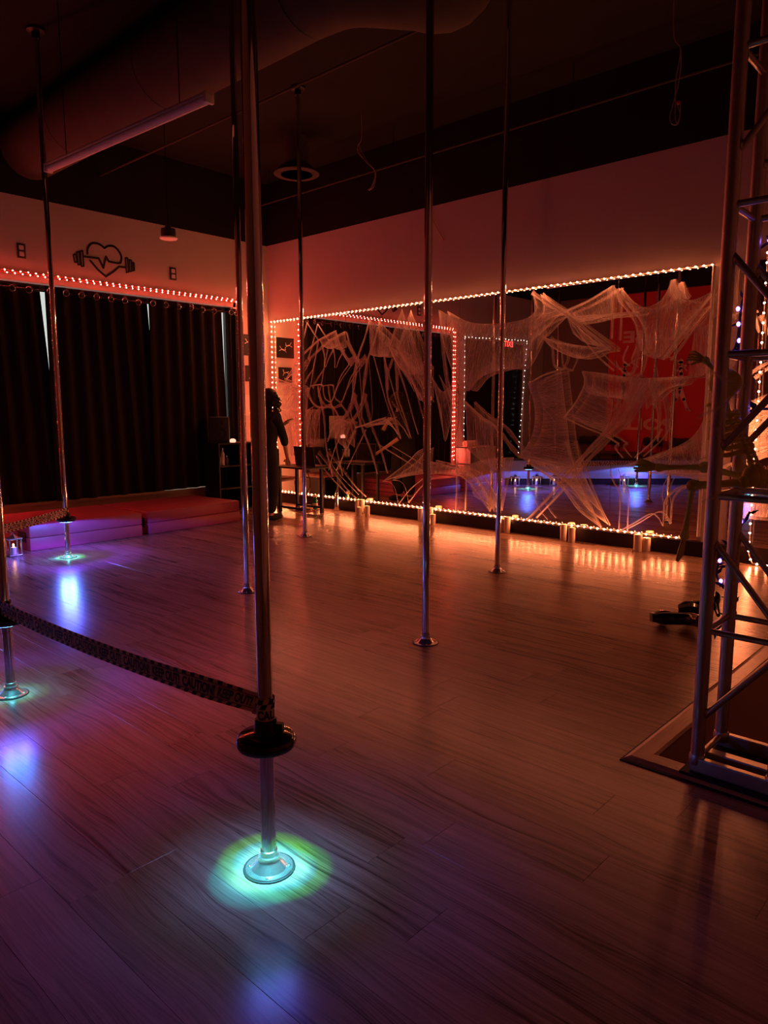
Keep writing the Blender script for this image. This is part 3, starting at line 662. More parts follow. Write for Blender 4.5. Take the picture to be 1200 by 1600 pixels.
for x in (tx0, tx1): MB().tube([(x, ty0, 0.075), (x, ty1, 0.075)], BR, 10).build('foot_tube', M_alu, tr, smooth=True)
mod = 0.525
for k in range(7):
    z = 0.075+k*mod
    if k > 0 and z < tz1:
        for a, b in (((tx0, ty0), (tx1, ty0)), ((tx0, ty1), (tx1, ty1)), ((tx0, ty0), (tx0, ty1)), ((tx1, ty0), (tx1, ty1))):
            MB().tube([(*a, z), (*b, z)], BR, 10).build('cross_tube', M_alu, tr, smooth=True)
    za, zb = (z+0.16, z+0.50) if k % 2 == 0 else (z+0.37, z+0.03)
    if max(za, zb) < tz1:
        for y in (ty0, ty1):
            dg_ = MB().tube([(tx0, y, za), (tx1, y, zb)], BR, 10).build('diagonal_tube', M_alu, tr, smooth=True)
            wb = MB()
            for x, zz in ((tx0+CR*0.9, za+0.03*(zb-za)/0.28), (tx1-CR*0.9, zb-0.03*(zb-za)/0.28)): wb.ball((x, y, zz), (0.012, 0.017, 0.020), 8, 6)
            wb.build('weld_bead', M_alu, dg_, smooth=True)

# ================================================================== BANNER AND CHAIRS (seen in the mirror)
yb = RY+0.02
bn = thing('wall_banner', 'large red wall banner with PULSE and POLE lettering and dancer emblem', 'banner', (2.75, yb, 0.55))
nx, nz_ = 24, 30; V = []
for j in range(nz_+1):
    for i in range(nx+1):
        V.append(Vector((1.68+2.15*i/nx, yb+0.006*math.sin(i*1.1+0.1*j)*(1-j/nz_), 0.52+3.42*j/nz_)))
F = [(j*(nx+1)+i+1, j*(nx+1)+i, (j+1)*(nx+1)+i, (j+1)*(nx+1)+i+1) for j in range(nz_) for i in range(nx)]
mb = MB().add(V, F); nv = len(mb.v); mb.add([v-Vector((0, 0.004, 0)) for v in V], [f[::-1] for f in F]); mb.build('fabric', M_banner, bn, smooth=True)
MB().tube([(1.62, yb, 3.95), (3.89, yb, 3.95)], 0.018, 10).build('hanging_bar', M_blackmetal, bn, smooth=True)
def banner_text(txt, cx, cz, wd, hg):
    V, F = text_mesh(txt, 1.0); w0 = min(v.x for v in V); w1 = max(v.x for v in V); h0 = min(v.y for v in V); h1 = max(v.y for v in V)
    MB().add([Vector((cx-((v.x-w0)/(w1-w0)-0.5)*wd, yb+0.012, cz+((v.y-h0)/(h1-h0)-0.5)*hg)) for v in V], F).build('lettering', M_bannerink, bn)
banner_text('PULSE', 2.72, 3.02, 1.42, 0.26); banner_text('POLE', 2.62, 1.13, 1.18, 0.26)
lg = MB(); ny = (0, 1, 0); yy = yb+0.010
def BZ(x, z): return Vector((x, yy, z))
lg.stroke([BZ(3.35, 2.10), BZ(2.92, 2.10), BZ(2.86, 1.95), BZ(2.78, 2.38), BZ(2.70, 1.86), BZ(2.64, 2.10), BZ(2.10, 2.10)], 0.035, ny)
lg.stroke([BZ(2.72+0.75*math.cos(a), 2.08+0.52*math.sin(a)) for a in [R(20+k*10) for k in range(15)]], 0.03, ny)
lg.build('pulse_line', M_bannerink, bn)
def dancer(cx, s, sg):
    mb = MB(); P = lambda x, z: BZ(cx+sg*x*s, 1.9+z*s)
    def limb(pts, ws):
        for (a, b), w_ in zip(zip(pts, pts[1:]), ws): mb.stroke([P(*a), P(*b)], w_*s, ny)
    limb([(0.0, 0.62), (0.02, 0.40), (0.05, 0.16), (0.0, 0.0)], [0.10, 0.14, 0.17]); limb([(0, 0.02), (0.14, -0.34), (0.26, -0.62), (0.34, -0.66)], [0.14, 0.09, 0.05])
    limb([(0, 0.02), (-0.10, -0.34), (-0.24, -0.66), (-0.30, -0.72)], [0.14, 0.09, 0.05]); limb([(0.0, 0.56), (-0.20, 0.40), (-0.30, 0.22)], [0.06, 0.05]); limb([(0.0, 0.56), (0.20, 0.66), (0.32, 0.86)], [0.06, 0.05])
    mb.stroke([P(0.0, 0.70), P(0.0, 0.76)], 0.15*s, ny); mb.build('dancer_figure', M_bannerink, bn)
dancer(3.30, 0.72, 1); dancer(2.08, 0.72, -1)

def chair(x, y, label):
    t = thing('folding_chair', label, 'chair', (x, y, 0), 'black folding chairs along the front wall')
    for s in (-1, 1):
        MB().tube([(x+s*0.22, y+0.26, 0.0), (x+s*0.22, y+0.02, 0.46), (x+s*0.21, y-0.10, 0.80), (x+s*0.17, y-0.115, 0.845), (x+s*0.10, y-0.118, 0.855)], 0.011, 8).build('side_frame', M_blackmetal, t, smooth=True)
        MB().tube([(x+s*0.20, y-0.18, 0.0), (x+s*0.20, y+0.14, 0.45)], 0.010, 8).build('rear_leg', M_blackmetal, t, smooth=True)
    MB().bbox((x-0.20, y-0.13, 0.44), (x+0.20, y+0.24, 0.475), 0.012).build('seat', M_matteblack, t, smooth=True)
    Mx = Matrix.Translation((x, y-0.098, 0.755)) @ Matrix.Rotation(R(-16), 4, 'X')
    MB().bbox((-0.205, -0.014, -0.085), (0.205, 0.014, 0.095), 0.012, Mx).build('backrest', M_matteblack, t, smooth=True)
    return t
ORDC = ('first', 'second', 'third', 'fourth', 'fifth')
for i, x in enumerate((0.85, 1.38, 1.95, 2.88, 3.45)):
    chair(x, -7.95, ORDC[i]+' black folding chair from the doorway wall in the row by the banner')

# ================================================================== CANDLES
def candle(x, y, r, h, label, lit=True):
    t = thing('pillar_candle', label, 'candle', (x, y, 0), 'flameless candles along the mirror baseboard')
    MB().lathe([(r*0.97, 0.0), (r, 0.004), (r, h-0.006), (r*0.96, h), (r*0.80, h-0.002), (r*0.72, h-0.016)], (x, y, 0), 18).build('wax_body', M_candle, t, smooth=True)
    if lit:
        MB().lathe([(0.0, h-0.014), (r*0.70, h-0.014)], (x, y, 0), 14).lathe([(r*0.22, h-0.014), (r*0.22, h-0.008), (0.0, h-0.004)], (x, y, 0), 10).build('flame_bulb', E_candle, t, smooth=True)
    MB().tube([(x, y, h-0.02), (x+0.001, y, h-0.002)], 0.0015, 5).build('wick', M_ink, t)
ORD = ('first', 'second', 'third', 'fourth', 'fifth')
for (u, v, h, r, kl, lab) in ((559, 802, 0.195, 0.038, 0, 'tall ivory candle on the corner side of the'), (573, 801, 0.20, 0.040, 0, 'tall ivory candle on the truss side of the'), (561, 806, 0.125, 0.034, 0, 'short ivory candle on the corner side of the'), (574, 806, 0.14, 0.034, 0, 'short ivory candle on the truss side of the'),
                          (659, 814, 0.17, 0.038, 1, 'medium ivory candle on the corner side of the'), (679, 815, 0.20, 0.042, 1, 'tall ivory candle in the'), (676, 819, 0.13, 0.036, 1, 'short ivory candle in the'), (784, 831, 0.16, 0.036, 2, 'shorter ivory candle of the'), (793, 832, 0.19, 0.038, 2, 'taller ivory candle of the'),
                          (880, 844, 0.18, 0.036, 3, 'taller ivory candle of the'), (893, 847, 0.165, 0.038, 3, 'shorter ivory candle of the'), (996, 861, 0.175, 0.042, 4, 'taller ivory candle of the'), (1010, 861, 0.14, 0.040, 4, 'shorter ivory candle of the')):
    p = onz(u, v); p.y = min(p.y, -0.05-r); candle(p.x, p.y, r, h, lab+' '+ORD[kl]+' candle cluster from the laptop table')
for u, v, lab in ((667, 818, 'tiny tealight glowing beside the candles in front of the lone mid-floor pole'), (989, 862, 'tiny tealight beside the candle pair next to the truss end of the mirror')):
    p = onz(u, v); p.y = min(p.y, -0.12)
    t = thing('tealight', lab, 'candle', (p.x, p.y, 0))
    MB().lathe([(0.019, 0.0), (0.020, 0.020), (0.018, 0.020), (0.017, 0.012)], (p.x, p.y, 0), 14).build('cup', M_steel, t, smooth=True)
    MB().ball((p.x, p.y, 0.024), (0.008, 0.008, 0.012), 8, 6).build('flame_bulb', E_candle if u < 800 else M_candle, t, smooth=True)

# ================================================================== SPIDER WEBS
rw = random.Random(21)
def W2(pts, y=-0.07): return [ony(u, v, y-0.03) for u, v in pts]
class Web:
    """fake web: loose fibres plus gauze whose fine threads run along its stretch"""
    def __init__(s): s.f = MB(); s.g = MB(); s.a = []; s.seed = 0.0
    def fibre(s, pts, w=0.0018):
        n = len(pts); V = []; F = []
        for i, p in enumerate(pts):
            d = (pts[min(i+1, n-1)]-pts[max(i-1, 0)]); d = d.normalized() if d.length > 1e-9 else Vector((1, 0, 0))
            sd = d.cross(Vector((0.25, -1, 0.1))).normalized()*w/2; V += [p-sd, p+sd]
        s.f.add(V, [(2*i, 2*i+1, 2*i+3, 2*i+2) for i in range(n-1)])
    def band(s, px, w0=0.02, w1=None, n=7, y=-0.07, fw=0.0020, gauze=True):
        PW_ = W2(px, y); P = smoothpath(PW_, 5) if len(px) > 2 else [PW_[0].lerp(PW_[1], k/6) for k in range(7)]
        w1 = w0 if w1 is None else w1; N = len(P); L, Rr = [], []
        for i, p in enumerate(P):
            d = P[min(i+1, N-1)]-P[max(i-1, 0)]; d = d.normalized() if d.length > 1e-9 else Vector((1, 0, 0)); sd = d.cross(Vector((0, -1, 0))).normalized()
            ww = (w0+(w1-w0)*i/(N-1))*1.15*(0.72+0.75*abs(noise.noise(p*9.0))); L.append(p-sd*ww/2); Rr.append(p+sd*ww/2)
        for k in range(max(2, n//3)):
            a, b = rw.random(), rw.random(); dy = rw.uniform(-0.015, 0.015)
            s.fibre([L[i].lerp(Rr[i], a+(b-a)*i/(N-1))+Vector((0, dy, 0)) for i in range(N)], fw*rw.uniform(0.4, 1.2))
        s.seed += 3.7; m = 4; l = 0.0; V = []; dens = 0.70 if gauze else 0.30
        for i in range(N):
            if i: l += (P[i]-P[i-1]).length
            for j in range(m+1):
                V.append(L[i].lerp(Rr[i], j/m)+Vector((0, -0.012*math.sin(math.pi*j/m), 0))); s.a.append((s.seed+j/m*max(0.05, w0, w1), l, dens*(1.15 if 0 < j < m else 0.12)))
        s.g.add(V, [(i*(m+1)+j, i*(m+1)+j+1, (i+1)*(m+1)+j+1, (i+1)*(m+1)+j) for i in range(N-1) for j in range(m)])
    def sheet(s, pa, pb, n=34, y=-0.06, cross=6, fw=0.0016, m=10, dy=0.03, dens=0.74):
        A = smoothpath(W2(pa, y), 5) if len(pa) > 1 else [W2(pa, y)[0]]*2; B = smoothpath(W2(pb, y), 5) if len(pb) > 1 else [W2(pb, y)[0]]*2
        A = [lerp_path(A, k/24) if len(pa) > 1 else A[0].copy() for k in range(25)]; B = [lerp_path(B, k/24) if len(pb) > 1 else B[0].copy() for k in range(25)]
        def pt(u, v):
            x = u*24; i = min(23, int(x)); fr = x-i; p = A[i].lerp(A[i+1], fr).lerp(B[i].lerp(B[i+1], fr), v); p.y += dy*math.sin(math.pi*v)*math.sin(math.pi*u)*-1; return p
        s.seed += 5.3; wid = max(0.15, ((A[0]-A[-1]).length+(B[0]-B[-1]).length)/2); hg = (pt(0.5, 0)-pt(0.5, 1)).length
        V = [pt(i/24, j/m) for j in range(m+1) for i in range(25)]
        s.a += [(s.seed+i/24*wid, j/m*hg, dens*(0.62+0.55*abs(2*j/m-1)**3+0.30*abs(2*i/24-1)**4)) for j in range(m+1) for i in range(25)]
        s.g.add(V, [(j*25+i, j*25+i+1, (j+1)*25+i+1, (j+1)*25+i) for j in range(m) for i in range(24)])
        for k in range(n//5+cross//4):
            a = rw.random(); b = min(1, max(0, a+rw.gauss(0, 0.12))); c = rw.gauss(0, 0.03); v0, v1 = (0, 1) if rw.random() < 0.6 else sorted((rw.random(), rw.random()))
            s.fibre([pt(min(1, max(0, a+(b-a)*t/8+c*math.sin(math.pi*t/8))), v0+(v1-v0)*t/8)+Vector((0, rw.uniform(-0.003, 0.003), 0)) for t in range(9)], fw*rw.uniform(0.4, 1.4))
        for E_ in (A, B):
            if (E_[0]-E_[-1]).length > 0.02:
                for _ in range(2): j = Vector((rw.uniform(-.004, .004), rw.uniform(-.01, .01), rw.uniform(-.004, .004))); s.fibre([p+j for p in E_], fw*1.9)
    def done(s, label, loc):
        t = thing('spider_web', label, 'fake web', loc, 'stretched fake spider webs')
        if s.f.v: s.f.build('fibres', M_fibre, t, kind='stuff')
        if s.g.v:
            o = s.g.build('gauze', M_gauze, t, smooth=True, kind='stuff'); at_ = o.data.attributes.new('thread', 'FLOAT_VECTOR', 'POINT'); at_.data.foreach_set('vector', [c for q in s.a for c in q])
        return t
# --- web by the corner
w_ = Web()
w_.band([(480, 504), (474, 530), (466, 560)], 0.02, 0.05); w_.band([(480, 504), (490, 520), (498, 532)], 0.03, 0.02)
w_.band([(466, 562), (482, 546), (498, 532), (512, 524), (525, 517)], 0.05, 0.03, 12); w_.sheet([(525, 517), (512, 524), (499, 531)], [(528, 541), (516, 545), (503, 540)], 26)
w_.band([(503, 540), (507, 556), (507, 574)], 0.05, 0.006, 6); w_.band([(522, 545), (514, 560), (509, 574)], 0.05, 0.006, 6)
w_.band([(525, 517), (532, 540), (545, 562), (556, 556)], 0.02, 0.08, 12); w_.band([(525, 530), (536, 552), (546, 568)], 0.06, 0.03, 8)
w_.band([(497, 534), (494, 555), (490, 575), (486, 600), (481, 620)], 0.045, 0.012, 10); w_.band([(490, 576), (481, 590), (472, 606)], 0.02, 0.05, 8)
w_.sheet([(464, 561), (455, 578), (446, 592)], [(472, 560), (462, 580), (447, 592)], 18)
w_.sheet([(430, 590), (446, 596), (466, 603)], [(434, 610), (448, 604), (466, 604)], 24); w_.sheet([(444, 603), (456, 604), (468, 606)], [(438, 640), (452, 640), (466, 640)], 46, cross=14)
w_.sheet([(438, 640), (452, 642), (466, 642)], [(456, 708), (460, 712), (468, 715)], 50); w_.band([(440, 644), (452, 662), (457, 690), (456, 712)], 0.03, 0.05, 10)
w_.band([(467, 606), (455, 618), (443, 636)], 0.03, 0.02, 6); w_.band([(481, 605), (484, 620), (492, 633), (505, 637), (517, 632)], 0.05, 0.035, 14)
w_.band([(486, 603), (500, 601), (505, 602)], 0.02, 0.03, 5); w_.band([(497, 602), (500, 622), (506, 650), (510, 700), (520, 745)], 0.05, 0.03, 10)
w_.band([(505, 602), (506, 615), (509, 624)], 0.02, 0.02, 5); w_.band([(509, 624), (519, 626), (532, 590), (548, 566)], 0.03, 0.015, 6); w_.band([(515, 636), (530, 600), (550, 570)], 0.015, 0.012, 5)
w_.band([(517, 632), (525, 643), (531, 656)], 0.03, 0.05, 9); w_.sheet([(490, 635), (480, 642), (474, 660)], [(488, 640), (482, 665), (478, 690)], 22)
w_.band([(498, 706), (520, 735), (540, 762), (557, 779)], 0.07, 0.03, 9, gauze=False); w_.band([(494, 712), (512, 740), (545, 775)], 0.03, 0.02, 5, gauze=False)
w_.sheet([(474, 640), (480, 640), (486, 640)], [(470, 690), (478, 695), (486, 690)], 26)
w_.done('tangled fake web stretched over the mirror beside the laptop table', ony(480, 504, -0.05))
# --- the big torn web in front of the reflected curtains
w_ = Web()
w_.band([(578, 498), (570, 528), (560, 556), (553, 590), (552, 618)], 0.03, 0.05, 14); w_.band([(556, 560), (548, 568), (544, 562)], 0.08, 0.06, 10)
w_.band([(557, 560), (556, 590), (548, 640), (556, 668)], 0.04, 0.03, 9); w_.band([(560, 556), (566, 640), (560, 668)], 0.012, 0.012, 4, gauze=False)
w_.sheet([(577, 499), (594, 516), (612, 533)], [(578, 554), (592, 557), (606, 556)], 60, cross=18); w_.sheet([(628, 482)], [(606, 540), (622, 572), (644, 585), (664, 575)], 90, cross=26)
w_.sheet([(606, 540), (612, 552), (616, 560)], [(640, 560), (640, 590), (648, 612)], 50, cross=16); w_.sheet([(630, 560), (650, 575), (664, 572)], [(645, 600), (656, 625), (664, 620)], 40, cross=12)
w_.band([(601, 557), (604, 590), (606, 620), (616, 650), (626, 684)], 0.06, 0.03, 14); w_.band([(584, 556), (596, 600), (608, 640), (627, 686)], 0.03, 0.012, 7)
w_.band([(614, 560), (606, 585), (606, 610)], 0.06, 0.04, 10); w_.band([(620, 568), (634, 610), (645, 650), (654, 679)], 0.04, 0.012, 8); w_.band([(624, 570), (646, 600), (662, 628)], 0.05, 0.03, 9)
w_.band([(556, 615), (546, 640), (533, 662), (524, 684)], 0.10, 0.05, 18); w_.band([(554, 620), (560, 645), (566, 668), (580, 705), (590, 741)], 0.07, 0.03, 14)
w_.band([(556, 668), (575, 662), (590, 656), (604, 652)], 0.03, 0.02, 7); w_.sheet([(556, 668), (580, 664), (610, 664), (626, 686)], [(580, 660), (594, 656), (606, 656), (626, 684)], 26)
w_.band([(531, 656), (520, 668), (512, 690)], 0.08, 0.03, 10); w_.band([(531, 656), (536, 680), (538, 700)], 0.05, 0.02, 8); w_.sheet([(516, 662), (530, 655), (545, 660)], [(528, 690), (534, 695), (540, 700)], 24)
w_.band([(556, 672), (545, 695), (526, 735)], 0.035, 0.015, 8); w_.band([(540, 668), (524, 700), (514, 735)], 0.025, 0.015, 6)
w_.band([(598, 752), (630, 742), (661, 734)], 0.012, 0.02, 5, gauze=False); w_.band([(598, 752), (610, 754), (618, 765), (623, 788)], 0.012, 0.01, 5, gauze=False)
w_.band([(623, 788), (640, 766), (661, 748)], 0.015, 0.02, 5); w_.band([(592, 695), (625, 715), (661, 737)], 0.015, 0.015, 5); w_.sheet([(600, 750), (630, 744), (662, 740)], [(640, 720), (652, 706), (664, 700)], 22)
w_.done('big ragged fake web hanging from the mirror top in front of the curtain reflection', ony(600, 500, -0.05))
# --- web round the doorway reflection
w_ = Web()
w_.sheet([(685, 484), (715, 500), (750, 506), (790, 505), (822, 498), (838, 482), (832, 457)], [(689, 520), (705, 575), (728, 612), (752, 588), (790, 576), (816, 572), (842, 520)], 110, cross=40)
w_.sheet([(832, 457), (838, 482), (826, 497)], [(845, 468), (862, 480), (880, 488)], 40, cross=10); w_.sheet([(826, 500), (838, 495), (878, 488)], [(826, 545), (834, 530), (845, 522)], 34, cross=10)
w_.sheet([(672, 585), (690, 612), (704, 604)], [(690, 640), (696, 690), (708, 640)], 34, cross=10); w_.band([(687, 488), (692, 540), (700, 600), (712, 640)], 0.03, 0.10, 14); w_.band([(712, 610), (706, 660), (714, 720), (712, 800)], 0.04, 0.03, 12)
w_.sheet([(727, 628), (748, 648), (768, 662)], [(730, 700), (752, 720), (776, 735)], 54, cross=18); w_.band([(727, 628), (750, 650), (775, 668), (800, 700), (814, 714)], 0.03, 0.08, 14)
w_.sheet([(664, 742), (690, 740), (726, 748), (766, 800)], [(668, 720), (700, 728), (740, 742), (770, 790)], 40, cross=10); w_.sheet([(725, 728), (760, 718), (790, 716)], [(740, 775), (765, 790), (772, 800)], 30, cross=12)
w_.sheet([(826, 600), (836, 640), (832, 680), (812, 714)], [(876, 580), (884, 650), (890, 700), (898, 735)], 110, cross=40); w_.sheet([(812, 714), (850, 722), (898, 735)], [(846, 738), (885, 762), (925, 800)], 70, cross=16)
w_.band([(846, 736), (880, 764), (905, 797), (940, 824)], 0.03, 0.02, 12); w_.band([(885, 690), (905, 745), (925, 795), (940, 824)], 0.06, 0.02, 14); w_.sheet([(846, 738), (880, 762), (906, 797)], [(890, 722), (908, 760), (938, 822)], 50)
w_.band([(826, 600), (850, 586), (882, 577)], 0.03, 0.03, 8); w_.band([(846, 524), (862, 540), (866, 570), (880, 578)], 0.04, 0.03, 10); w_.band([(885, 545), (888, 560), (880, 578)], 0.05, 0.03, 8)
w_.done('wide fake web round the doorway reflection, with a big oval hole', ony(760, 505, -0.05))
# --- crossing web left of the banner reflection
w_ = Web()
w_.band([(832, 457), (856, 474), (880, 488), (915, 515), (955, 545)], 0.06, 0.04, 16); w_.band([(834, 512), (858, 498), (880, 488), (920, 470), (956, 448)], 0.04, 0.03, 14)
w_.sheet([(880, 488), (918, 470), (956, 447)], [(900, 505), (930, 500), (958, 492)], 60, cross=20); w_.sheet([(884, 492), (905, 512), (925, 530)], [(895, 520), (915, 535), (950, 545)], 40, cross=20); w_.band([(893, 497), (930, 494), (965, 491), (1000, 488)], 0.035, 0.03, 12)
w_.band([(958, 446), (958, 480), (956, 530)], 0.05, 0.03, 10); w_.band([(890, 500), (930, 552), (960, 580)], 0.03, 0.02, 8); w_.band([(955, 545), (940, 548), (925, 552)], 0.04, 0.012, 6)
w_.sheet([(846, 526), (875, 535), (905, 540), (950, 545)], [(858, 540), (880, 552), (905, 560), (930, 556)], 40, cross=30)
w_.sheet([(910, 580), (935, 583), (965, 588), (1000, 592)], [(915, 612), (935, 618), (965, 622), (992, 628)], 60, cross=24); w_.sheet([(915, 600), (905, 622), (882, 652)], [(958, 625), (955, 650), (945, 676)], 60, cross=18)
w_.band([(910, 580), (914, 598), (900, 628), (881, 652)], 0.03, 0.02, 10); w_.band([(881, 652), (915, 668), (945, 680), (968, 694)], 0.02, 0.03, 9); w_.band([(968, 694), (962, 700), (974, 716)], 0.04, 0.01, 6)
w_.band([(1002, 590), (990, 618), (962, 660), (940, 684)], 0.30, 0.07, 40); w_.band([(940, 684), (900, 726), (862, 772), (824, 812)], 0.07, 0.03, 24); w_.band([(835, 780), (846, 800), (856, 812)], 0.015, 0.02, 5, gauze=False)
w_.done('diagonal fake web crossing the mirror left of the banner reflection', ony(900, 500, -0.05))
# --- web over the banner reflection
w_ = Web()
w_.sheet([(958, 446), (982, 472), (1008, 480), (1034, 468), (1053, 436), (1062, 464), (1085, 468), (1112, 456)], [(966, 470), (992, 505), (1000, 545), (1012, 555), (1028, 560), (1042, 545), (1075, 505), (1112, 462)], 130, cross=40)
w_.band([(1112, 460), (1075, 508), (1036, 562)], 0.03, 0.03, 18); w_.band([(1000, 520), (996, 555), (990, 580), (978, 586)], 0.08, 0.03, 14); w_.band([(982, 540), (974, 562), (984, 572)], 0.02, 0.02, 6)
w_.sheet([(1112, 480), (1100, 500), (1085, 515)], [(1110, 560), (1100, 585), (1075, 590)], 40, cross=12); w_.sheet([(1000, 592), (1040, 590), (1080, 588)], [(1010, 640), (1040, 610), (1070, 600)], 30, cross=8)
w_.band([(1052, 437), (1054, 455), (1060, 466)], 0.07, 0.12, 12); w_.band([(1020, 600), (1030, 640), (1028, 690)], 0.10, 0.02, 12); w_.band([(1035, 670), (1020, 690), (992, 715)], 0.03, 0.02, 8)
w_.sheet([(1104, 640), (1094, 668), (1070, 692), (1020, 712), (975, 728)], [(1106, 760), (1096, 752), (1070, 745), (1040, 738), (990, 732)], 140, cross=30); w_.band([(1106, 744), (1070, 742), (1010, 738)], 0.10, 0.02, 20)
w_.band([(1092, 758), (1062, 762), (1040, 782), (1036, 822)], 0.05, 0.02, 8); w_.band([(1036, 822), (1028, 808), (1016, 803), (990, 818), (966, 831)], 0.015, 0.015, 7); w_.band([(952, 735), (960, 755), (969, 775), (967, 830)], 0.02, 0.02, 8); w_.band([(1050, 735), (1035, 765), (1038, 800)], 0.012, 0.012, 4, gauze=False)
w_.done('fake web draped over the banner reflection, gathered toward the truss', ony(1050, 440, -0.05))
# --- dense web behind the truss
w_ = Web()
for k in range(16):
    v = 628+k*6; w_.band([(1156+k*0.3-(k % 4)*3, v+8), (1176, v+rw.uniform(-3, 3)), (1200, v-6+rw.uniform(-8, 4)), (1225, v-14)], 0.05, 0.03, 9, y=-0.10)
w_.sheet([(1150, 655), (1162, 636), (1180, 628), (1225, 610)], [(1150, 700), (1165, 715), (1185, 705), (1225, 690)], 90, cross=20, y=-0.10)
w_.band([(1175, 488), (1182, 505), (1186, 520)], 0.07, 0.02, 12, y=-0.10); w_.band([(1135, 500), (1155, 488), (1172, 482)], 0.04, 0.03, 8, y=-0.09); w_.sheet([(1112, 470), (1140, 425), (1150, 425)], [(1112, 500), (1140, 480), (1150, 490)], 20, y=-0.08)
w_.sheet([(1150, 790), (1170, 785), (1225, 790)], [(1150, 808), (1175, 812), (1225, 815)], 36, y=-0.10); w_.band([(1108, 745), (1130, 730), (1150, 722)], 0.05, 0.03, 10, y=-0.09); w_.band([(1165, 590), (1185, 575), (1210, 562)], 0.05, 0.03, 14, y=-0.10)
w_.done('dense pale web bundled round the hanging rope lights behind the truss', ony(1180, 660, -0.05))
# --- wisps on the truss itself
w_ = Web()
for pts in ([(1106, 579), (1125, 590), (1150, 600), (1165, 606)], [(1092, 652), (1112, 642), (1135, 630), (1160, 612)], [(1088, 722), (1105, 712)], [(1098, 785), (1120, 775), (1150, 778)], [(1120, 668), (1128, 690), (1124, 700)]):
    w_.band(pts, 0.020, 0.015, 6, y=-4.54, fw=0.0016, gauze=False)
w_.done('thin wisps of fake web caught on the aluminium truss', ony(1106, 600, -4.54))
# ================================================================== WALL DECAL, OUTLETS, PICTURES
nxp = (1, 0, 0)
dc = thing('wall_decal', 'black heart and dumbbell line decal on the beige wall above the curtains', 'wall decal', (0.001, -2.63, 3.16))
def D(u, v): return onx(90+u/6, 350+v/6, 0.001)
hb = MB()
hb.stroke(smoothpath([D(278, 278), D(282, 225), D(315, 185), (D(360, 180)), D(405, 198), D(438, 226)], 5), 0.026, nxp)
hb.stroke(smoothpath([D(438, 226), D(475, 206), D(525, 210), D(570, 250), D(598, 310), D(590, 365)], 5)+[D(560, 368), D(480, 352)], 0.026, nxp)
hb.stroke([D(305, 342), D(380, 430), D(452, 492), D(520, 448), D(575, 400), D(635, 406)], 0.026, nxp); hb.build('heart_outline', M_ink, dc)
MB().stroke([D(250, 305), D(385, 322), D(428, 412), D(452, 305), D(480, 352)], 0.026, nxp).build('pulse_line', M_ink, dc)
for pl in ([(148, 290), (170, 282), (182, 355), (160, 358)], [(180, 265), (200, 260), (212, 380), (192, 382)], [(212, 255), (235, 250), (245, 395), (222, 396)],
           [(635, 318), (655, 318), (665, 450), (645, 455)], [(672, 335), (690, 340), (695, 442), (676, 446)], [(702, 362), (716, 365), (720, 435), (706, 438)]):
    P = [D(*q) for q in pl]; MB().stroke(P+[P[0]], 0.018, nxp).build('weight_plate', M_ink, dc)
for (u, v), lab in (((33, 392), 'dark outlet plate with two pale sockets at the doorway side of the decal'), ((270, 428), 'dark outlet plate with two pale sockets between decal and corner')):
    c = onx(u, v); t = thing('wall_outlet', lab, 'wall outlet', c)
    MB().bbox((0.0, c.y-0.05, c.z-0.085), (0.012, c.y+0.05, c.z+0.085), 0.004).build('plate', M_frame, t, smooth=True)
    for s in (-1, 1): MB().bbox((0.010, c.y-0.028, c.z+s*0.036-0.026), (0.017, c.y+0.028, c.z+s*0.036+0.026), 0.008).build('socket', M_white, t, smooth=True)
for (y0, y1, z0, z1, lab, fig) in ((-0.51, -0.16, 2.275, 2.59, 'black square picture with two pale leaping dancers near the corner', 1), (-0.46, -0.19, 1.885, 2.125, 'small dark picture with a pale ring figure below the dancer picture', 2)):
    t = thing('wall_picture', lab, 'picture', (0.0, (y0+y1)/2, z0))
    MB().bbox((0.0, y0, z0), (0.022, y1, z1), 0.003).build('canvas', M_matteblack, t)
    c = Vector((0.0226, (y0+y1)/2, (z0+z1)/2)); fm = MB()
    if fig == 1:
        for dy, dz, s in ((0.05, -0.04, 1), (-0.05, 0.03, -1)):
            q = lambda a, b: c+Vector((0, dy+a*s, dz+b))
            fm.stroke([q(-0.03, 0.0), q(0.03, 0.015)], 0.02, nxp, 0.001); fm.stroke([q(0.03, 0.015), q(0.07, 0.06)], 0.009, nxp, 0.001); fm.stroke([q(0.03, 0.015), q(0.08, -0.01)], 0.009, nxp, 0.001); fm.stroke([q(-0.03, 0.0), q(-0.05, 0.05)], 0.007, nxp, 0.001); fm.stroke([q(-0.03, 0), q(-0.06, -0.03)], 0.007, nxp, 0.001); fm.stroke([q(-0.045, 0.012), q(-0.046, 0.013)], 0.02, nxp, 0.001)
    else:
        fm.stroke([c+Vector((0, 0.06*math.cos(R(20*k))-0.01, 0.05*math.sin(R(20*k))-0.01)) for k in range(15)], 0.010, nxp, 0.001); fm.stroke([c+Vector((0, -0.06, 0.05)), c+Vector((0, 0.03, 0.03)), c+Vector((0, 0.05, 0.08))], 0.014, nxp, 0.001)
    fm.build('print', M_label, t)
ps = thing('wall_poster', 'pale paper notice pinned on the corner wall below the pictures', 'poster', (0.0, -0.32, 1.35)); MB().box((0, -0.52, 1.36), (0.004, -0.13, 1.68)).build('paper', M_label, ps)
for z in (1.38, 1.66): MB().ball((0.006, -0.325, z), 0.006, 8, 6).build('pin', M_steel, ps)
ex = thing('exit_sign', 'small lit red exit sign above the glass entrance doors', 'exit sign', (0.05, -6.72, 2.86))
MB().bbox((0.040, -6.86, 2.80), (0.07, -6.54, 2.98), 0.006).build('housing', M_matteblack, ex)
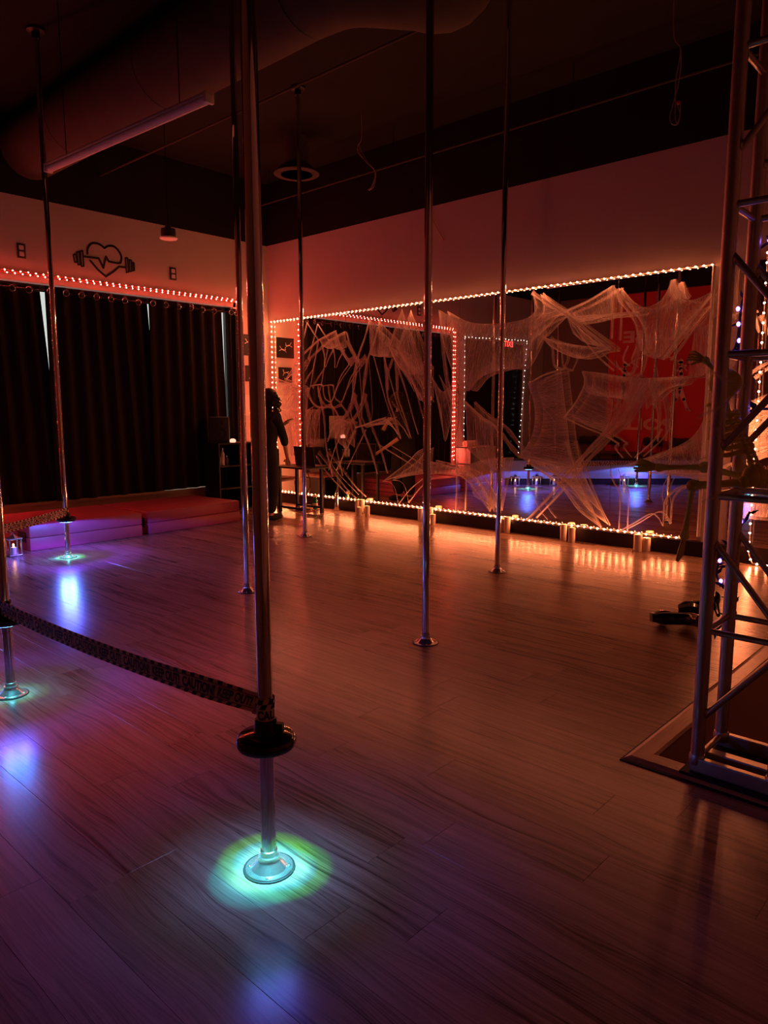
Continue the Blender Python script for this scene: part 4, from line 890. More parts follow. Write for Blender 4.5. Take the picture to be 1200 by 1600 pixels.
V, F = text_mesh('EXIT', 0.17); MB().add([Vector((0.0715, -6.70+v.x, 2.89+v.y)) for v in V], F).build('lettering', E_exit, ex)

# ================================================================== CEILING FIXTURES
fx = thing('tube_light_fixture', 'long slim tube light fixture hung below the dark ceiling', 'ceiling light', (3.56, -4.28, 3.57))
fa, fb = onz(328, 150, 3.6), onz(74, 262, 3.6); fd_ = (fb-fa).normalized(); fs = Vector((-fd_.y, fd_.x, 0)); Lf = (fb-fa).length
Mx = Matrix(((fd_.x, fs.x, 0, fa.x), (fd_.y, fs.y, 0, fa.y), (0, 0, 1, 3.6), (0, 0, 0, 1)))
MB().bbox((0, -0.035, 0.0), (Lf, 0.035, 0.028), 0.008, Mx).build('housing', M_white, fx, smooth=True)
mb = MB()
for i in range(2): mb.lathe([(0.001, 0), (0.034, 0), (0.034, Lf-0.06), (0.001, Lf-0.06)], (0, 0, 0), 20) if i == 0 else None
Mt = Mx @ Matrix.Translation((0.03, 0, -0.012)) @ Matrix.Rotation(R(90), 4, 'Y'); mb.v = [Mt @ v for v in mb.v]
mb.build('diffuser', M_white, fx, smooth=True)
for a in (0.0, Lf-0.03): MB().bbox((a, -0.038, -0.045), (a+0.03, 0.038, 0.03), 0.006, Mx).build('end_cap', M_white, fx, smooth=True)
for a in (0.35, Lf-0.35):
    p = Mx @ Vector((a, 0, 0.028)); MB().tube([p, Vector((p.x, p.y, ZC))], 0.004, 6).build('hanger_wire', M_blackmetal, fx)
dl = thing('pendant_downlight', 'small black can downlight with a pale lens in front of the beige wall', 'ceiling light', onx(263, 368, 1.0)); c = onx(263, 365, 1.0)
MB().lathe([(0.02, 0.11), (0.035, 0.10), (0.035, 0.06), (0.085, 0.055), (0.09, 0.0), (0.085, -0.04)], c, 20).build('can', M_matteblack, dl, smooth=True)
MB().lathe([(0.085, -0.04), (0.105, -0.045), (0.11, -0.055), (0.10, -0.066), (0.001, -0.075)], c, 24).build('lens', M_white, dl, smooth=True)
MB().tube([c+Vector((0, 0, 0.10)), (c.x, c.y, ZC)], 0.006, 6).build('stem', M_blackmetal, dl)
df = thing('ceiling_air_diffuser', 'round black air diffuser near the room corner', 'air vent', (1.85, -0.95, 4.4)); df_c = (1.85, -0.95, 4.4)
MB().lathe([(0.27, 0.0), (0.29, 0.01), (0.20, 0.10), (0.15, 0.12), (0.15, 0.45)], df_c, 28).build('outer_cone', M_duct, df, smooth=True)
for r in (0.20, 0.13, 0.06): MB().lathe([(r, 0.0), (r+0.02, 0.008), (r-0.03, 0.06), (r-0.05, 0.055)], df_c, 28).build('inner_cone', M_duct, df, smooth=True)
du = thing('air_duct', 'large dusty round air duct under the black ceiling', 'air duct', (3.3, -3.5, 4.2))
MB().tube([(0.0, -3.5, 4.50), (4.95, -3.5, 4.50)], 0.335, 28).build('duct_run', M_duct, du, smooth=True)
MB().tube(smoothpath([(4.9, -3.5, 4.50), (5.3, -3.42, 4.50), (5.60, -3.1, 4.50), (5.70, -2.8, 4.56), (5.71, -2.65, ZC)], 6), 0.335, 28).build('duct_elbow', M_duct, du, smooth=True)
for x in (1.2, 3.0, 4.93): MB().tube([(x-0.02, -3.5, 4.50), (x+0.02, -3.5, 4.50)], 0.338, 28).build('duct_band', M_duct, du, smooth=True)
for (y, lab) in ((-0.39, 'thin dark pipe under the ceiling along the mirror wall'), (-2.63, 'thin dark pipe under the ceiling beside the round duct')):
    t = thing('ceiling_pipe', lab, 'pipe', (0.2, y, 4.4)); MB().tube([(0.0, y, 4.4), (8.6, y, 4.4)], 0.012, 8).build('pipe_run', M_duct, t, smooth=True)
    for x in (0.6, 3.0, 5.4, 8.4): MB().tube([(x, y, 4.4), (x, y, ZC)], 0.005, 5).build('pipe_hanger', M_blackmetal, t)
def wires(pts, label, n=3, r=0.004, top=True):
    t = thing('hanging_wire', label, 'wire', pts[-1]); rr = random.Random(len(label))
    for k in range(n):
        P = [Vector(p)+Vector((rr.uniform(-.02, .02), rr.uniform(-.02, .02), rr.uniform(-.02, .02)))*(i > 0) for i, p in enumerate(pts)]
        MB().tube(smoothpath(([Vector((P[0].x, P[0].y, ZC))] if top else [])+P, 5), r, 5).build('strand', M_wire, t, smooth=True)
    MB().ball(pts[-1], 0.014, 8, 6).build('wire_nut', M_redrope, t, smooth=True)
wires([ony(*q, -1.0) for q in ((565, 215), (560, 232), (572, 252), (588, 268), (582, 292), (577, 296))], 'loose curled wires hanging near the corner end of the ceiling', 3)
wires([ony(*q, -2.0) for q in ((1052, 40), (1061, 80), (1058, 130), (1050, 180), (1056, 194), (1064, 180), (1060, 160))], 'loose looped cable hanging from the ceiling near the truss', 2)
wires([ony(*q, -0.02) for q in ((672, 335), (682, 355), (693, 375))], 'short black cable end poking from the beige wall above the mirror', 1, 0.006, top=False)

# ================================================================== CORNER: SHELF, SPEAKER, TABLE, LAPTOP, CHAIR
sx0, sx1, sy0, sy1, sz = 0.215, 0.575, -1.38, -0.64, 0.98
cs = thing('cube_shelf', 'black cube shelf holding bottles in front of the curtain', 'shelf', ((sx0+sx1)/2, (sy0+sy1)/2, 0)); T = 0.022
for y in (sy0, sy1-T): MB().box((sx0, y, 0), (sx1, y+T, sz)).build('side_panel', M_matteblack, cs)
MB().box((sx0+0.03, (sy0+sy1)/2-T/2, T), (sx1-0.005, (sy0+sy1)/2+T/2, sz-T)).build('divider', M_matteblack, cs)
for k in range(4): z = k*(sz-T)/3; MB().box((sx0, sy0+T, z), (sx1-0.002, sy1-T, z+T)).build('shelf_board', M_matteblack, cs)
MB().box((sx0, sy0+T, 0), (sx0+0.008, sy1-T, sz)).build('back_panel', M_matteblack, cs)
zz = 2*(sz-T)/3+T
for i, (y, r, h, m_, lab) in enumerate(((-1.30, 0.026, 0.17, M_pink, 'pinkish bottle on the black cube shelf'), (-1.235, 0.030, 0.24, M_label, 'tall pale bottle on the black cube shelf'), (-1.165, 0.024, 0.13, M_leather, 'short brown bottle on the black cube shelf'), (-0.86, 0.032, 0.15, M_leather, 'dark jar in the cube shelf compartment nearer the corner'))):
    t = thing('bottle', lab, 'bottle', (sx1-0.12, y, zz)); MB().lathe([(r, 0), (r, h*0.66), (r*0.9, h*0.74), (r*0.4, h*0.84), (r*0.4, h)], (sx1-0.12, y, zz), 14).build('body', m_, t, smooth=True)
    MB().lathe([(r*0.46, h*0.9), (r*0.46, h*1.03)], (sx1-0.12, y, zz), 10).build('cap', M_white, t, smooth=True)
sp = thing('loudspeaker', 'black box loudspeaker standing on the black cube shelf', 'speaker', (0.33, -1.20, sz)); Mr = Matrix.Translation((0.345, -1.20, sz)) @ Matrix.Rotation(R(-28), 4, 'Z')
M_speaker = mat('grey_speaker_case', (0.20, 0.17, 0.16), 0.55, noise_amt=0.1, noise_scale=40)
MB().bbox((-0.14, -0.13, 0), (0.13, 0.13, 0.37), 0.010, Mr).build('cabinet', M_speaker, sp, smooth=True); MB().bbox((0.12, -0.125, 0.005), (0.137, 0.125, 0.365), 0.006, Mr).build('grille', M_matteblack, sp, smooth=True)
Mq = Mr @ Matrix.Translation((0.137, 0, 0)) @ Matrix.Rotation(R(90), 4, 'Y')
for zc, r in ((0.13, 0.085), (0.28, 0.035)):
    Mk = Mr @ Matrix.Translation((0.136, 0, zc)) @ Matrix.Rotation(R(90), 4, 'Y'); MB().lathe([(r, 0.0), (r, 0.005), (r*0.85, 0.004), (r*0.3, -0.002), (0.001, 0.002)], (0, 0, 0), 20, Mk).build('speaker_cone', M_rubber, sp, smooth=True)
cl_ = onx(360, 693, 0.47)
t = thing('salt_lamp', 'small glowing pink bowl light on the shelf in front of the loudspeaker', 'lamp', (0.53, cl_.y, sz)); MB().lathe([(0.03, 0), (0.045, 0.02), (0.042, 0.045), (0.02, 0.06), (0.001, 0.062)], (0.53, cl_.y, sz), 14).build('shade', emat('salt_glow', (1.0, 0.28, 0.18), 1.6), t, smooth=True); MB().lathe([(0.034, 0), (0.034, 0.006)], (0.53, cl_.y, sz), 14).build('foot', M_matteblack, t)

tb = thing('laptop_table', 'small black high table carrying the laptop beside the mirror', 'table', (1.40, -0.58, 0))
MB().bbox((1.02, -0.80, 0.635), (1.76, -0.36, 0.660), 0.006).build('tabletop', M_matteblack, tb)
for x, y in ((1.13, -0.74), (1.66, -0.74), (1.13, -0.42), (1.66, -0.42)): MB().bbox((x-0.02, y-0.02, 0.0), (x+0.02, y+0.02, 0.636), 0.004).build('leg', M_matteblack, tb)
for y in (-0.74, -0.42): MB().box((1.13, y-0.01, 0.06), (1.66, y+0.01, 0.09)).build('foot_rail', M_matteblack, tb)
lp = thing('laptop', 'open dark laptop on the small black table', 'laptop', (1.52, -0.58, 0.66))
MB().bbox((1.33, -0.60, 0.661), (1.73, -0.38, 0.678), 0.004).build('keyboard_base', M_speaker, lp)
Ml = Matrix.Translation((1.53, -0.60, 0.672)) @ Matrix.Rotation(R(8), 4, 'X')
sc_ = MB().bbox((-0.205, -0.006, 0.0), (0.205, 0.006, 0.272), 0.004, Ml).build('screen_lid', M_frame, lp); MB().box((-0.19, 0.0062, 0.02), (0.19, 0.007, 0.26), Ml).build('screen', M_blackplastic, sc_)
ch = thing('side_chair', 'brown chair with dark back tucked between the table and the corner', 'chair', (0.72, -0.42, 0)); x, y = 0.72, -0.44
MB().bbox((x-0.22, y-0.20, 0.40), (x+0.22, y+0.20, 0.46), 0.02).build('seat', M_leather, ch, smooth=True); MB().bbox((x-0.24, y-0.20, 0.50), (x-0.20, y+0.20, 0.86), 0.015).build('backrest', M_frame, ch, smooth=True)
for a in (-1, 1):
    for b in (-1, 1): MB().tube([(x+a*0.20, y+b*0.18, 0), (x+a*0.19, y+b*0.17, 0.41 if a > 0 else 0.80)], 0.012, 8).build('leg', M_blackmetal, ch, smooth=True)
bt = thing('drink_bottle', 'green drink bottle on the floor under the laptop table', 'bottle', (1.42, -0.33, 0)); MB().lathe([(0.034, 0), (0.036, 0.02), (0.036, 0.13), (0.030, 0.16), (0.014, 0.19), (0.014, 0.21)], (1.42, -0.33, 0), 16).build('body', M_glassgreen, bt, smooth=True); MB().lathe([(0.016, 0.205), (0.016, 0.23)], (1.42, -0.33, 0), 12).build('cap', M_white, bt); MB().lathe([(0.0368, 0.05), (0.0368, 0.11)], (1.42, -0.33, 0), 16).build('wrap_label', M_label, bt)
rc = random.Random(5)
for k in range(5):
    P = [Vector((1.05+0.45*rc.random(), -0.60+0.35*rc.random(), 0.010+0.004*k)) for _ in range(6)]; lab = ('reddish power cable coiled on the floor below the laptop table', 'black power cable snaking under the laptop table', 'pale thin cable looped under the laptop table', 'grey audio cable lying by the table feet', 'dark adapter cable trailing toward the mirror baseboard')[k]
    if k in (1, 4): P = [Vector((1.30, -0.40, 0.62)), Vector((1.28, -0.30, 0.35))]+P
    tag(MB().tube(smoothpath(P, 6), 0.006, 6).build('power_cable', (M_redrope, M_cord, M_label, M_wire, M_cord)[k], smooth=True, loc=P[-1]), lab, 'cable')
for i, (y, z) in enumerate(((-0.37, 0.30), )):
    t = thing('lit_glass_ornament', 'small glass ornament catching the rope light beside the mirror foot', 'ornament', (1.66, -0.12, 0)); MB().lathe([(0.03, 0), (0.04, 0.02), (0.035, 0.10), (0.02, 0.16), (0.022, 0.20), (0.03, 0.24)], (1.66, -0.12, 0), 14).build('glass_body', M_chrome, t, smooth=True); MB().ball((1.66, -0.12, 0.26), 0.024, 10, 8).build('knob', M_chrome, t, smooth=True)

# ================================================================== PERSON AT THE LAPTOP TABLE
pr_ = thing('person', 'person with dark curly hair in black clothes standing at the laptop table', 'person', (1.62, -1.36, 0))
J = dict(pelvis=((1.62, -1.40, 0.92), (0.145, 0.105)), waist=((1.62, -1.385, 1.06), (0.125, 0.09)), chest=((1.615, -1.345, 1.24), (0.15, 0.105)), upper=((1.61, -1.325, 1.36), (0.12, 0.08)), neck=((1.605, -1.30, 1.44), 0.052), headb=((1.60, -1.27, 1.50), 0.060),
         shR=((1.785, -1.32, 1.36), 0.058), elR=((1.80, -1.20, 1.07), 0.043), wrR=((1.52, -0.92, 0.80), 0.026), shL=((1.43, -1.33, 1.36), 0.058), elL=((1.42, -1.12, 1.12), 0.043), wrL=((1.60, -1.03, 1.26), 0.027),
         hipR=((1.72, -1.40, 0.86), 0.095), knR=((1.73, -1.37, 0.48), 0.062), anR=((1.73, -1.42, 0.08), 0.040), toR=((1.72, -1.25, 0.035), 0.034), hipL=((1.52, -1.40, 0.86), 0.095), knL=((1.51, -1.36, 0.48), 0.062), anL=((1.50, -1.42, 0.08), 0.040), toL=((1.48, -1.25, 0.035), 0.034))
def mid(a, b, t_, r): return (Vector(J[a][0]).lerp(Vector(J[b][0]), t_), r)
E_body = [('pelvis', 'waist'), ('waist', 'chest'), ('chest', 'upper'), ('upper', 'neck'), ('neck', 'headb'), ('upper', 'shR'), ('shR', 'elR'), ('elR', 'wrR'), ('upper', 'shL'), ('shL', 'elL'), ('elL', 'wrL'), ('pelvis', 'hipR'), ('hipR', 'knR'), ('knR', 'anR'), ('anR', 'toR'), ('pelvis', 'hipL'), ('hipL', 'knL'), ('knL', 'anL'), ('anL', 'toL')]
JB = {k: (v[0], tuple(0.86*q for q in v[1]) if isinstance(v[1], tuple) else 0.86*v[1]) for k, v in J.items()}
for s_, wr, el in (('R', 'wrR', 'elR'), ('L', 'wrL', 'elL')):     # hands: palm and five fingers on each wrist
    w0 = Vector(J[wr][0]); dr = (w0-Vector(J[el][0])).normalized(); sd = dr.cross(Vector((0, 0, 1))).normalized(); dn = sd.cross(dr)*-1
    JB['palm'+s_] = (w0+dr*0.075, (0.036, 0.015)); E_body.append((wr, 'palm'+s_))
    for q, (o_, l_) in enumerate(((-0.028, 0.060), (-0.010, 0.072), (0.010, 0.068), (0.028, 0.055))):
        a_, b_, c_ = 'f%s%da' % (s_, q), 'f%s%db' % (s_, q), 'f%s%dc' % (s_, q); k0 = w0+dr*0.10+sd*o_
        JB[a_] = (k0, 0.0095); JB[b_] = (k0+dr*l_*0.55-Vector((0, 0, 0.010)), 0.0088); JB[c_] = (k0+dr*l_*0.95-Vector((0, 0, 0.030)), 0.0075); E_body += [('palm'+s_, a_), (a_, b_), (b_, c_)]
    sg = -1 if s_ == 'R' else 1
    JB['t%sa' % s_] = (w0+dr*0.05+sd*sg*0.034, 0.011); JB['t%sb' % s_] = (w0+dr*0.09+sd*sg*0.052-Vector((0, 0, 0.012)), 0.009); E_body += [('palm'+s_, 't%sa' % s_), ('t%sa' % s_, 't%sb' % s_)]
V, F = skin_mesh(JB, E_body, 'pelvis'); body = MB().add(V, F)
hc = Vector((1.597, -1.255, 1.585)); Mh = Matrix.Rotation(R(12), 4, 'Z')      # head, facing +y
bm = bmesh.new(); bmesh.ops.create_uvsphere(bm, u_segments=28, v_segments=20, radius=1)
for v in bm.verts:
    x, y, z = v.co; X, Y, Z = x*0.072, y*0.092, z*0.112
    if z < 0: X *= 1-0.28*(-z)**1.5; Y *= 1-0.10*(-z)
    if y > 0.5:
        Y += 0.020*math.exp(-((x/0.16)**2+((z+0.12)/0.16)**2))                     # nose
        Y -= 0.010*(math.exp(-(((abs(x)-0.38)/0.16)**2+((z-0.06)/0.12)**2)))       # eye sockets
        Y += 0.006*math.exp(-((x/0.3)**2+((z+0.50)/0.10)**2)); Y += 0.010*math.exp(-((x/0.25)**2+((z+0.85)/0.15)**2))
    X += math.copysign(0.012, x)*math.exp(-((y/0.22)**2+(z/0.22)**2))*(abs(x) > 0.6)   # ears
    v.co = (Mh @ Vector((X, Y, Z)))+hc
body.bm(bm)
bd = body.build('body', M_skin, pr_, smooth=True)
for s in (-1, 1): MB().ball(hc+Mh @ Vector((s*0.029, 0.080, 0.008)), (0.011, 0.007, 0.007), 8, 6).build('eye', M_white, bd, smooth=True)
MB().ball(hc+Mh @ Vector((0, 0.089, -0.056)), (0.022, 0.006, 0.006), 10, 6).build('mouth', M_leather, bd, smooth=True)
JC = {k: (J[k][0], tuple(1.50*q for q in J[k][1]) if isinstance(J[k][1], tuple) else J[k][1]*1.35) for k in J if k not in ('neck', 'headb', 'wrR', 'wrL', 'toR', 'toL')}
JC['collar'] = ((1.606, -1.308, 1.415), 0.072); JC['cuR'] = mid('elR', 'wrR', 0.28, 0.052); JC['cuL'] = mid('elL', 'wrL', 0.25, 0.050)
JC['knR'] = (J['knR'][0], 0.115); JC['knL'] = (J['knL'][0], 0.115); JC['anR'] = (J['anR'][0], 0.095); JC['anL'] = (J['anL'][0], 0.095)
E_cl = [e for e in E_body if e[0] in JC and e[1] in JC]+[('upper', 'collar'), ('elR', 'cuR'), ('elL', 'cuL')]
V, F = skin_mesh(JC, E_cl, 'pelvis'); MB().add(V, F).build('black_clothes', M_cloth, pr_, smooth=True)
for s in ('R', 'L'): a, b = Vector(J['an'+s][0]), Vector(J['to'+s][0]); MB().ball((a.lerp(b, 0.55).x, a.lerp(b, 0.55).y, 0.045), (0.050, 0.145, 0.045), 14, 10).build('shoe', M_rubber, pr_, smooth=True)
hr = MB(); rh = random.Random(3)
hr.ball(hc+Vector((0.002, -0.020, 0.022)), (0.112, 0.115, 0.128), 16, 12)
for k in range(230):                                             # loose curls round the head and down to the shoulders
    a = rh.uniform(0, 2*math.pi); el = rh.uniform(-1.0, 1.2); d0 = Vector((math.cos(a)*math.cos(el), math.sin(a)*math.cos(el), math.sin(el)))
    if d0.y > 0.45 and d0.z < 0.45: continue
    st_ = hc+Vector((d0.x*0.098, d0.y*0.100-0.020, d0.z*0.112+0.01)); L_ = rh.uniform(0.10, 0.24); P = []
    for q in range(13):
        f_ = q/12; P.append(st_+d0*0.075*math.sin(f_*1.6)+Vector((0, 0, -L_*f_))+Vector((math.cos(q*1.3+a), math.sin(q*1.3+a), 0))*0.014)
    hr.tube(P, [0.011*(1-0.6*q/12) for q in range(13)], 5)
hr.build('curly_hair', M_hair, pr_, smooth=True)

# ================================================================== WHITE CUBE SHELF, PLUSH, LANTERNS
wc = thing('white_cube_unit', 'white open cube unit by the doorway, seen in the mirror', 'shelf', (0.25, -5.3, 0))
for a, b in (((0.03, -5.76, 0), (0.42, -5.74, 0.68)), ((0.03, -4.86, 0), (0.42, -4.84, 0.68)), ((0.03, -5.31, 0), (0.42, -5.29, 0.68)), ((0.03, -5.76, 0.66), (0.42, -4.84, 0.68)), ((0.03, -5.76, 0.32), (0.42, -4.84, 0.34)), ((0.03, -5.76, 0), (0.42, -4.84, 0.02)), ((0.03, -5.76, 0.0), (0.04, -4.84, 0.68))): MB().box(a, b).build('panel', M_white, wc)
MB().bbox((0.06, -5.72, 0.35), (0.43, -5.33, 0.64), 0.006).build('insert_box', M_label, wc)
pu = thing('rolled_towel', 'pale rolled towel lying on the white cube unit', 'towel', (0.22, -5.1, 0.68))
MB().tube([(0.22, -5.30, 0.745), (0.22, -4.92, 0.745)], 0.065, 16).build('roll', M_candle, pu, smooth=True); MB().tube([(0.22+0.035*math.cos(R(k*30))*(1-k*0.02), -4.918, 0.745+0.035*math.sin(R(k*30))*(1-k*0.02)) for k in range(24)], 0.005, 5).build('roll_edge', M_label, pu)
def lantern(x, y, label):
    t = thing('floor_lantern', label, 'lantern', (x, y, 0), 'silver lanterns along the angled partition')
    MB().bbox((x-0.065, y-0.065, 0), (x+0.065, y+0.065, 0.016), 0.003).build('base', M_steel, t)
    for a in (-1, 1):
        for b in (-1, 1): MB().box((x+a*0.055-0.006, y+b*0.055-0.006, 0.015), (x+a*0.055+0.006, y+b*0.055+0.006, 0.17)).build('post', M_steel, t)
    MB().bbox((x-0.068, y-0.068, 0.168), (x+0.068, y+0.068, 0.182), 0.003).lathe([(0.05, 0.18), (0.02, 0.21), (0.001, 0.215)], (x, y, 0), 4).build('roof', M_steel, t)
    MB().tube([(x-0.03, y, 0.195), (x-0.02, y, 0.235), (x+0.02, y, 0.235), (x+0.03, y, 0.195)], 0.003, 6).build('handle', M_steel, t)
    cd = MB().lathe([(0.028, 0.016), (0.028, 0.085), (0.001, 0.088)], (x, y, 0), 14).build('candle', M_candle, t, smooth=True); MB().ball((x, y, 0.105), (0.010, 0.010, 0.020), 8, 6).build('flame', emat('lantern_flame', (1.0, 0.45, 0.2), 14.0), cd, smooth=True)
for (x, y), lab in (((1.66, -4.60), 'silver lantern at the partition end next to the folded mats'), ((1.93, -4.93), 'silver lantern on the floor just behind the pole in front of the mats'), ((2.18, -5.16), 'silver lantern halfway between the two partition poles'), ((3.20, -6.02), 'silver lantern beside the pole under the banner reflection')): lantern(x, y, lab)

# ================================================================== PLATFORM BOOTS BY THE TRUSS
def boot(pos, rz, tilt, label):
    t = thing('platform_boot', label, 'boot', pos); Mx = Matrix.Translation(pos) @ Matrix.Rotation(rz, 4, 'Z') @ Matrix.Rotation(tilt, 4, 'X')
    so = MB(); n = 10; V = []
    for i in range(n+1):
        u = i/n; wd = 0.030+0.018*math.sin(math.pi*min(1, u*1.15)); x = -0.02+0.15*u; V += [Vector((x, -wd, 0)), Vector((x, wd, 0)), Vector((x, wd, 0.055)), Vector((x, -wd, 0.055))]
    Fs = [(i*4+k, (i+1)*4+k, (i+1)*4+(k+1) % 4, i*4+(k+1) % 4) for i in range(n) for k in range(4)]+[(0, 1, 2, 3), (n*4+3, n*4+2, n*4+1, n*4)]
    so.add([Mx @ v for v in V], Fs).build('platform_sole', M_blackplastic, t, smooth=True)
    MB().tube([Mx @ Vector(p) for p in ((-0.125, 0, 0.0), (-0.118, 0, 0.08), (-0.105, 0, 0.15))], [0.014, 0.018, 0.030], 10).build('heel', M_blackplastic, t, smooth=True)
    MB().tube([Mx @ Vector(p) for p in ((0.125, 0, 0.065), (0.09, 0, 0.085), (0.02, 0, 0.095), (-0.05, 0, 0.125), (-0.09, 0, 0.17), (-0.10, 0, 0.23), (-0.10, 0, 0.29))], [0.022, 0.040, 0.044, 0.042, 0.045, 0.043, 0.046], 14).build('upper', M_blackplastic, t, smooth=True)
    MB().tube([Mx @ Vector((0.02-0.012*k, 0.012*(-1)**k, 0.135+0.016*k)) for k in range(8)], 0.003, 5).build('laces', M_cord, t)
boot((7.43, -2.50, 0.048), R(223), R(-80), 'black platform boot lying on its side, sole toward the open floor'); boot((7.55, -2.28, 0.050), R(200), R(78), 'black platform boot lying behind the other, pointing at the truss')

# ================================================================== SKELETON ON THE TRUSS
sk = thing('toy_skeleton', 'yellow-green plastic skeleton sitting inside the truss with one leg stretched out', 'skeleton', (8.43, -4.35, 1.13))
yS = -4.355
pv, ch_, nk = Vector((8.43, yS, 1.185)), Vector((8.335, yS, 1.40)), Vector((8.315, yS, 1.465)); hd = Vector((8.30, yS, 1.535))
mb = MB()
for k in range(14):
    f_ = k/13; p = pv.lerp(ch_, f_)+Vector((0.018*math.sin(f_*3), 0, 0)); mb.ball(p, (0.015, 0.017, 0.010), 8, 6); mb.tube([p, p+Vector((0.028, 0, 0.004))], [0.006, 0.003], 5)
mb.tube([pv, pv.lerp(ch_, 0.5)+Vector((0.018, 0, 0)), ch_, nk, hd], 0.009, 8).build('spine', M_bone, sk, smooth=True)
rbm = MB()
for k in range(7):
    f_ = k/6; c = Vector((8.345-0.008*f_*0, yS, 1.435-0.145*f_))+Vector((0.030*f_, 0, 0)); w_r = 0.046+0.020*math.sin(math.pi*min(1, f_*0.75+0.2)); d_r = 0.050
    P = [c+Vector((0.012-d_r+d_r*math.cos(R(a))*1.0-0.0, w_r*math.sin(R(a)), -0.030*(1-math.cos(R(a)))/2)) for a in range(-172 if k < 5 else -130, 173 if k < 5 else 131, 14)]
    rbm.tube(P, 0.0078, 6)
rbm.tube([(8.275, yS, 1.43), (8.262, yS, 1.33)], 0.012, 8, flat=1.5).build('ribcage', M_bone, sk, smooth=True)
pm = MB()
for s in (-1, 1): pm.ball(pv+Vector((0.0, s*0.035, 0.012)), (0.034, 0.028, 0.042), 12, 8)
pm.ball(pv+Vector((0.018, 0, 0.0)), (0.020, 0.022, 0.034), 10, 8).build('pelvis', M_bone, sk, smooth=True)
bm = bmesh.new(); bmesh.ops.create_uvsphere(bm, u_segments=24, v_segments=18, radius=1)
for v in bm.verts:
    x, y, z = v.co; X, Y, Z = x*0.064, y*0.050, z*0.060
    if x < -0.2:
        e_ = math.exp(-(((abs(y)-0.40)/0.20)**2+((z-0.02)/0.24)**2)); X += 0.026*e_; X += 0.016*math.exp(-((y/0.12)**2+((z+0.32)/0.14)**2))
    if z < -0.4: Y *= 0.78; X *= 0.92
    v.co = hd+Vector((X, Y, Z+0.012))
skl = MB().bm(bm).build('skull', M_bone, sk, smooth=True); jw = MB()
jw.tube(smoothpath([hd+Vector(p) for p in ((0.012, -0.040, -0.025), (-0.004, -0.040, -0.055), (-0.050, -0.018, -0.068), (-0.050, 0.018, -0.068), (-0.004, 0.040, -0.055), (0.012, 0.040, -0.025))], 4), 0.009, 7).build('jaw', M_bone, skl, smooth=True)
def bone(a, b, r, name, parent=sk, knob=1.7):
    a, b = Vector(a), Vector(b); r = r*1.12; mb = MB().tube([a, a.lerp(b, 0.12), a.lerp(b, 0.5), a.lerp(b, 0.88), b], [r*knob, r*1.15, r*0.8, r*1.15, r*knob], 8); mb.ball(a, r*knob, 8, 6); mb.ball(b, r*knob, 8, 6); return mb.build(name, M_bone, parent, smooth=True)
def foot(a, dirv, sidev, name='foot'):
    a, d_, s_ = Vector(a), Vector(dirv).normalized(), Vector(sidev).normalized(); mb = MB().ball(a, 0.015, 8, 6)
    for k in range(5): mb.tube([a, a+d_*0.055+s_*0.010*(k-2), a+d_*(0.105-0.006*abs(k-1))+s_*0.013*(k-2)], [0.008, 0.0065, 0.0055], 6)
    return mb.build(name, M_bone, sk, smooth=True)
hR, kR, aR = pv+Vector((-0.02, -0.05, -0.010)), Vector((8.225, -4.42, 1.150)), Vector((8.205, -4.42, 0.945))
bone(hR, kR, 0.013, 'thigh_bone'); bone(kR, aR, 0.010, 'shin_bone'); foot(aR, (-0.15, -0.05, -1), (0, 1, 0))
hL, kL, aL = pv+Vector((-0.02, 0.05, -0.005)), Vector((8.215, -4.27, 1.215)), Vector((8.035, -4.29, 1.205))
bone(hL, kL, 0.013, 'thigh_bone'); bone(kL, aL, 0.010, 'shin_bone'); foot(aL, (-1, -0.1, 0.06), (0, 0.3, 1))
def hand(a, d_, s_):
    a, d_, s_ = Vector(a), Vector(d_).normalized(), Vector(s_).normalized(); mb = MB().ball(a, 0.010, 8, 6)
    for k in range(5): mb.tube([a, a+d_*0.030+s_*0.010*(k-2), a+d_*(0.055 if k else 0.04)+s_*0.015*(k-2), a+d_*(0.075 if k else 0.05)+s_*0.016*(k-2)-Vector((0, 0, 0.008))], [0.006, 0.005, 0.0045, 0.004], 6)
    mb.build('hand', M_bone, sk, smooth=True)
s0 = Vector((8.325, yS-0.075, 1.432)); e0 = Vector((8.335, yS-0.115, 1.555)); w0 = Vector((8.255, -4.44, 1.635)); bone(s0, e0, 0.010, 'upper_arm_bone'); bone(e0, w0, 0.008, 'forearm_bone'); hand(w0, (-1, 0.1, 0.3), (0, 0.6, 0.6))
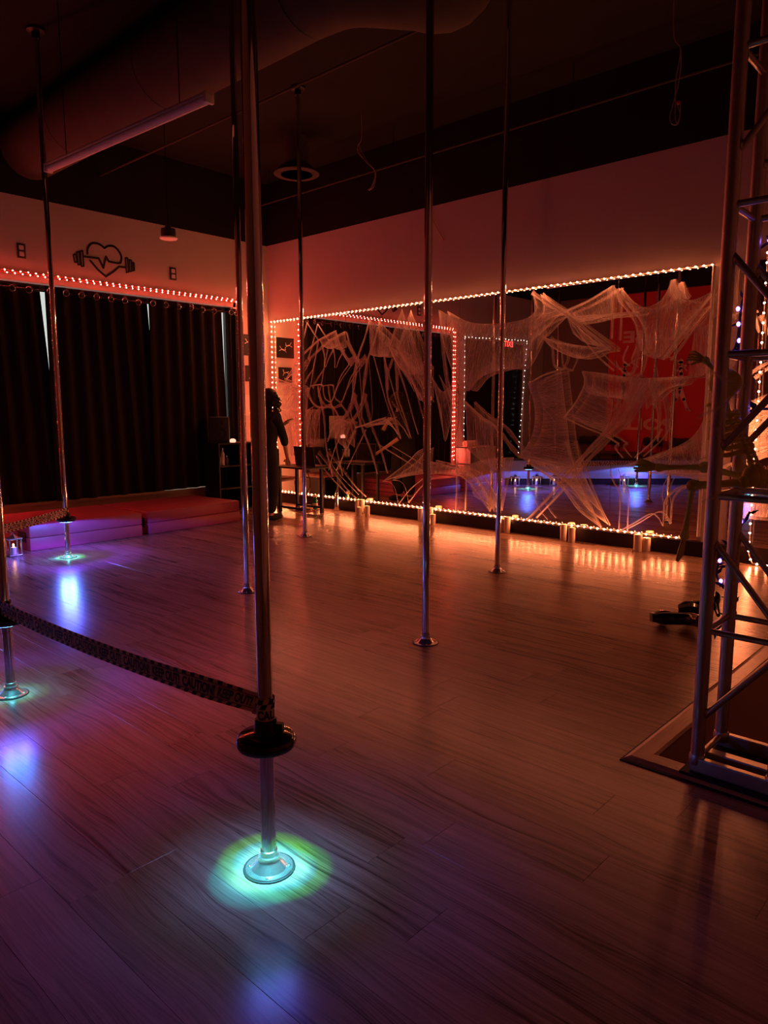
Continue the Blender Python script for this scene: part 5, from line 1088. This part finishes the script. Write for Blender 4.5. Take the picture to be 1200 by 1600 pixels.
s1 = Vector((8.325, yS+0.075, 1.432)); e1 = Vector((8.38, yS+0.095, 1.305)); w1 = Vector((8.44, yS+0.085, 1.205)); bone(s1, e1, 0.010, 'upper_arm_bone'); bone(e1, w1, 0.008, 'forearm_bone'); hand(w1, (0.5, 0, -1), (0, 1, 0.2))
MB().tube([s0, s0.lerp(s1, 0.5)+Vector((-0.035, 0, 0.012)), s1], 0.008, 7).build('collar_bone', M_bone, sk, smooth=True)

# ================================================================== PURPLE FAIRY LIGHTS TWINED ON THE TRUSS
rp = random.Random(11)
def twine(path, label, n_b, leaves):
    t = thing('fairy_light_garland', label, 'garland', path[0], 'dark garlands with purple bulbs on the truss'); P = smoothpath(path, 8); MB().tube(P, 0.005, 6).build('wire', M_cord, t, smooth=True)
    for k in range(n_b): share('bulb', B_purple, lerp_path(P, (k+0.5)/n_b)+Vector((rp.uniform(-.012, .012), -0.010, rp.uniform(-.012, .012))), t)
    for k in range(leaves):
        c = lerp_path(P, rp.random()); d_ = Vector((rp.uniform(-1, 1), rp.uniform(-1, 0.4), rp.uniform(-1, 1))).normalized(); s_ = d_.orthogonal().normalized()*0.008
        MB().add([c, c+d_*0.02+s_, c+d_*0.045, c+d_*0.02-s_, c+d_*0.02+s_.cross(d_)*0.5], [(0, 1, 2, 4), (0, 4, 2, 3), (0, 3, 2, 1)]).build('leaf', M_rubber, t)
Y1 = -4.19
twine([ony(u, v, Y1) for u, v in ((1128, 560), (1150, 540), (1160, 470), (1178, 462), (1168, 420), (1180, 395), (1210, 372))], 'dark garland with purple bulbs wound round the upper truss', 9, 14)
twine([ony(u, v, Y1) for u, v in ((1210, 640), (1170, 630), (1160, 560), (1150, 545))], 'dark garland with purple bulbs beside the skeleton', 4, 8)
twine([ony(u, v, -4.20) for u, v in ((1150, 960), (1142, 930), (1120, 900), (1128, 870), (1150, 838), (1144, 822), (1160, 818), (1172, 800))], 'dark leafy garland with purple bulbs on the truss below the skeleton', 5, 34)
twine([ony(u, v, -4.20) for u, v in ((1118, 985), (1135, 970), (1148, 940), (1142, 925), (1150, 900), (1140, 880))], 'dark garland tail curling at the lower cross tube of the truss', 2, 12)
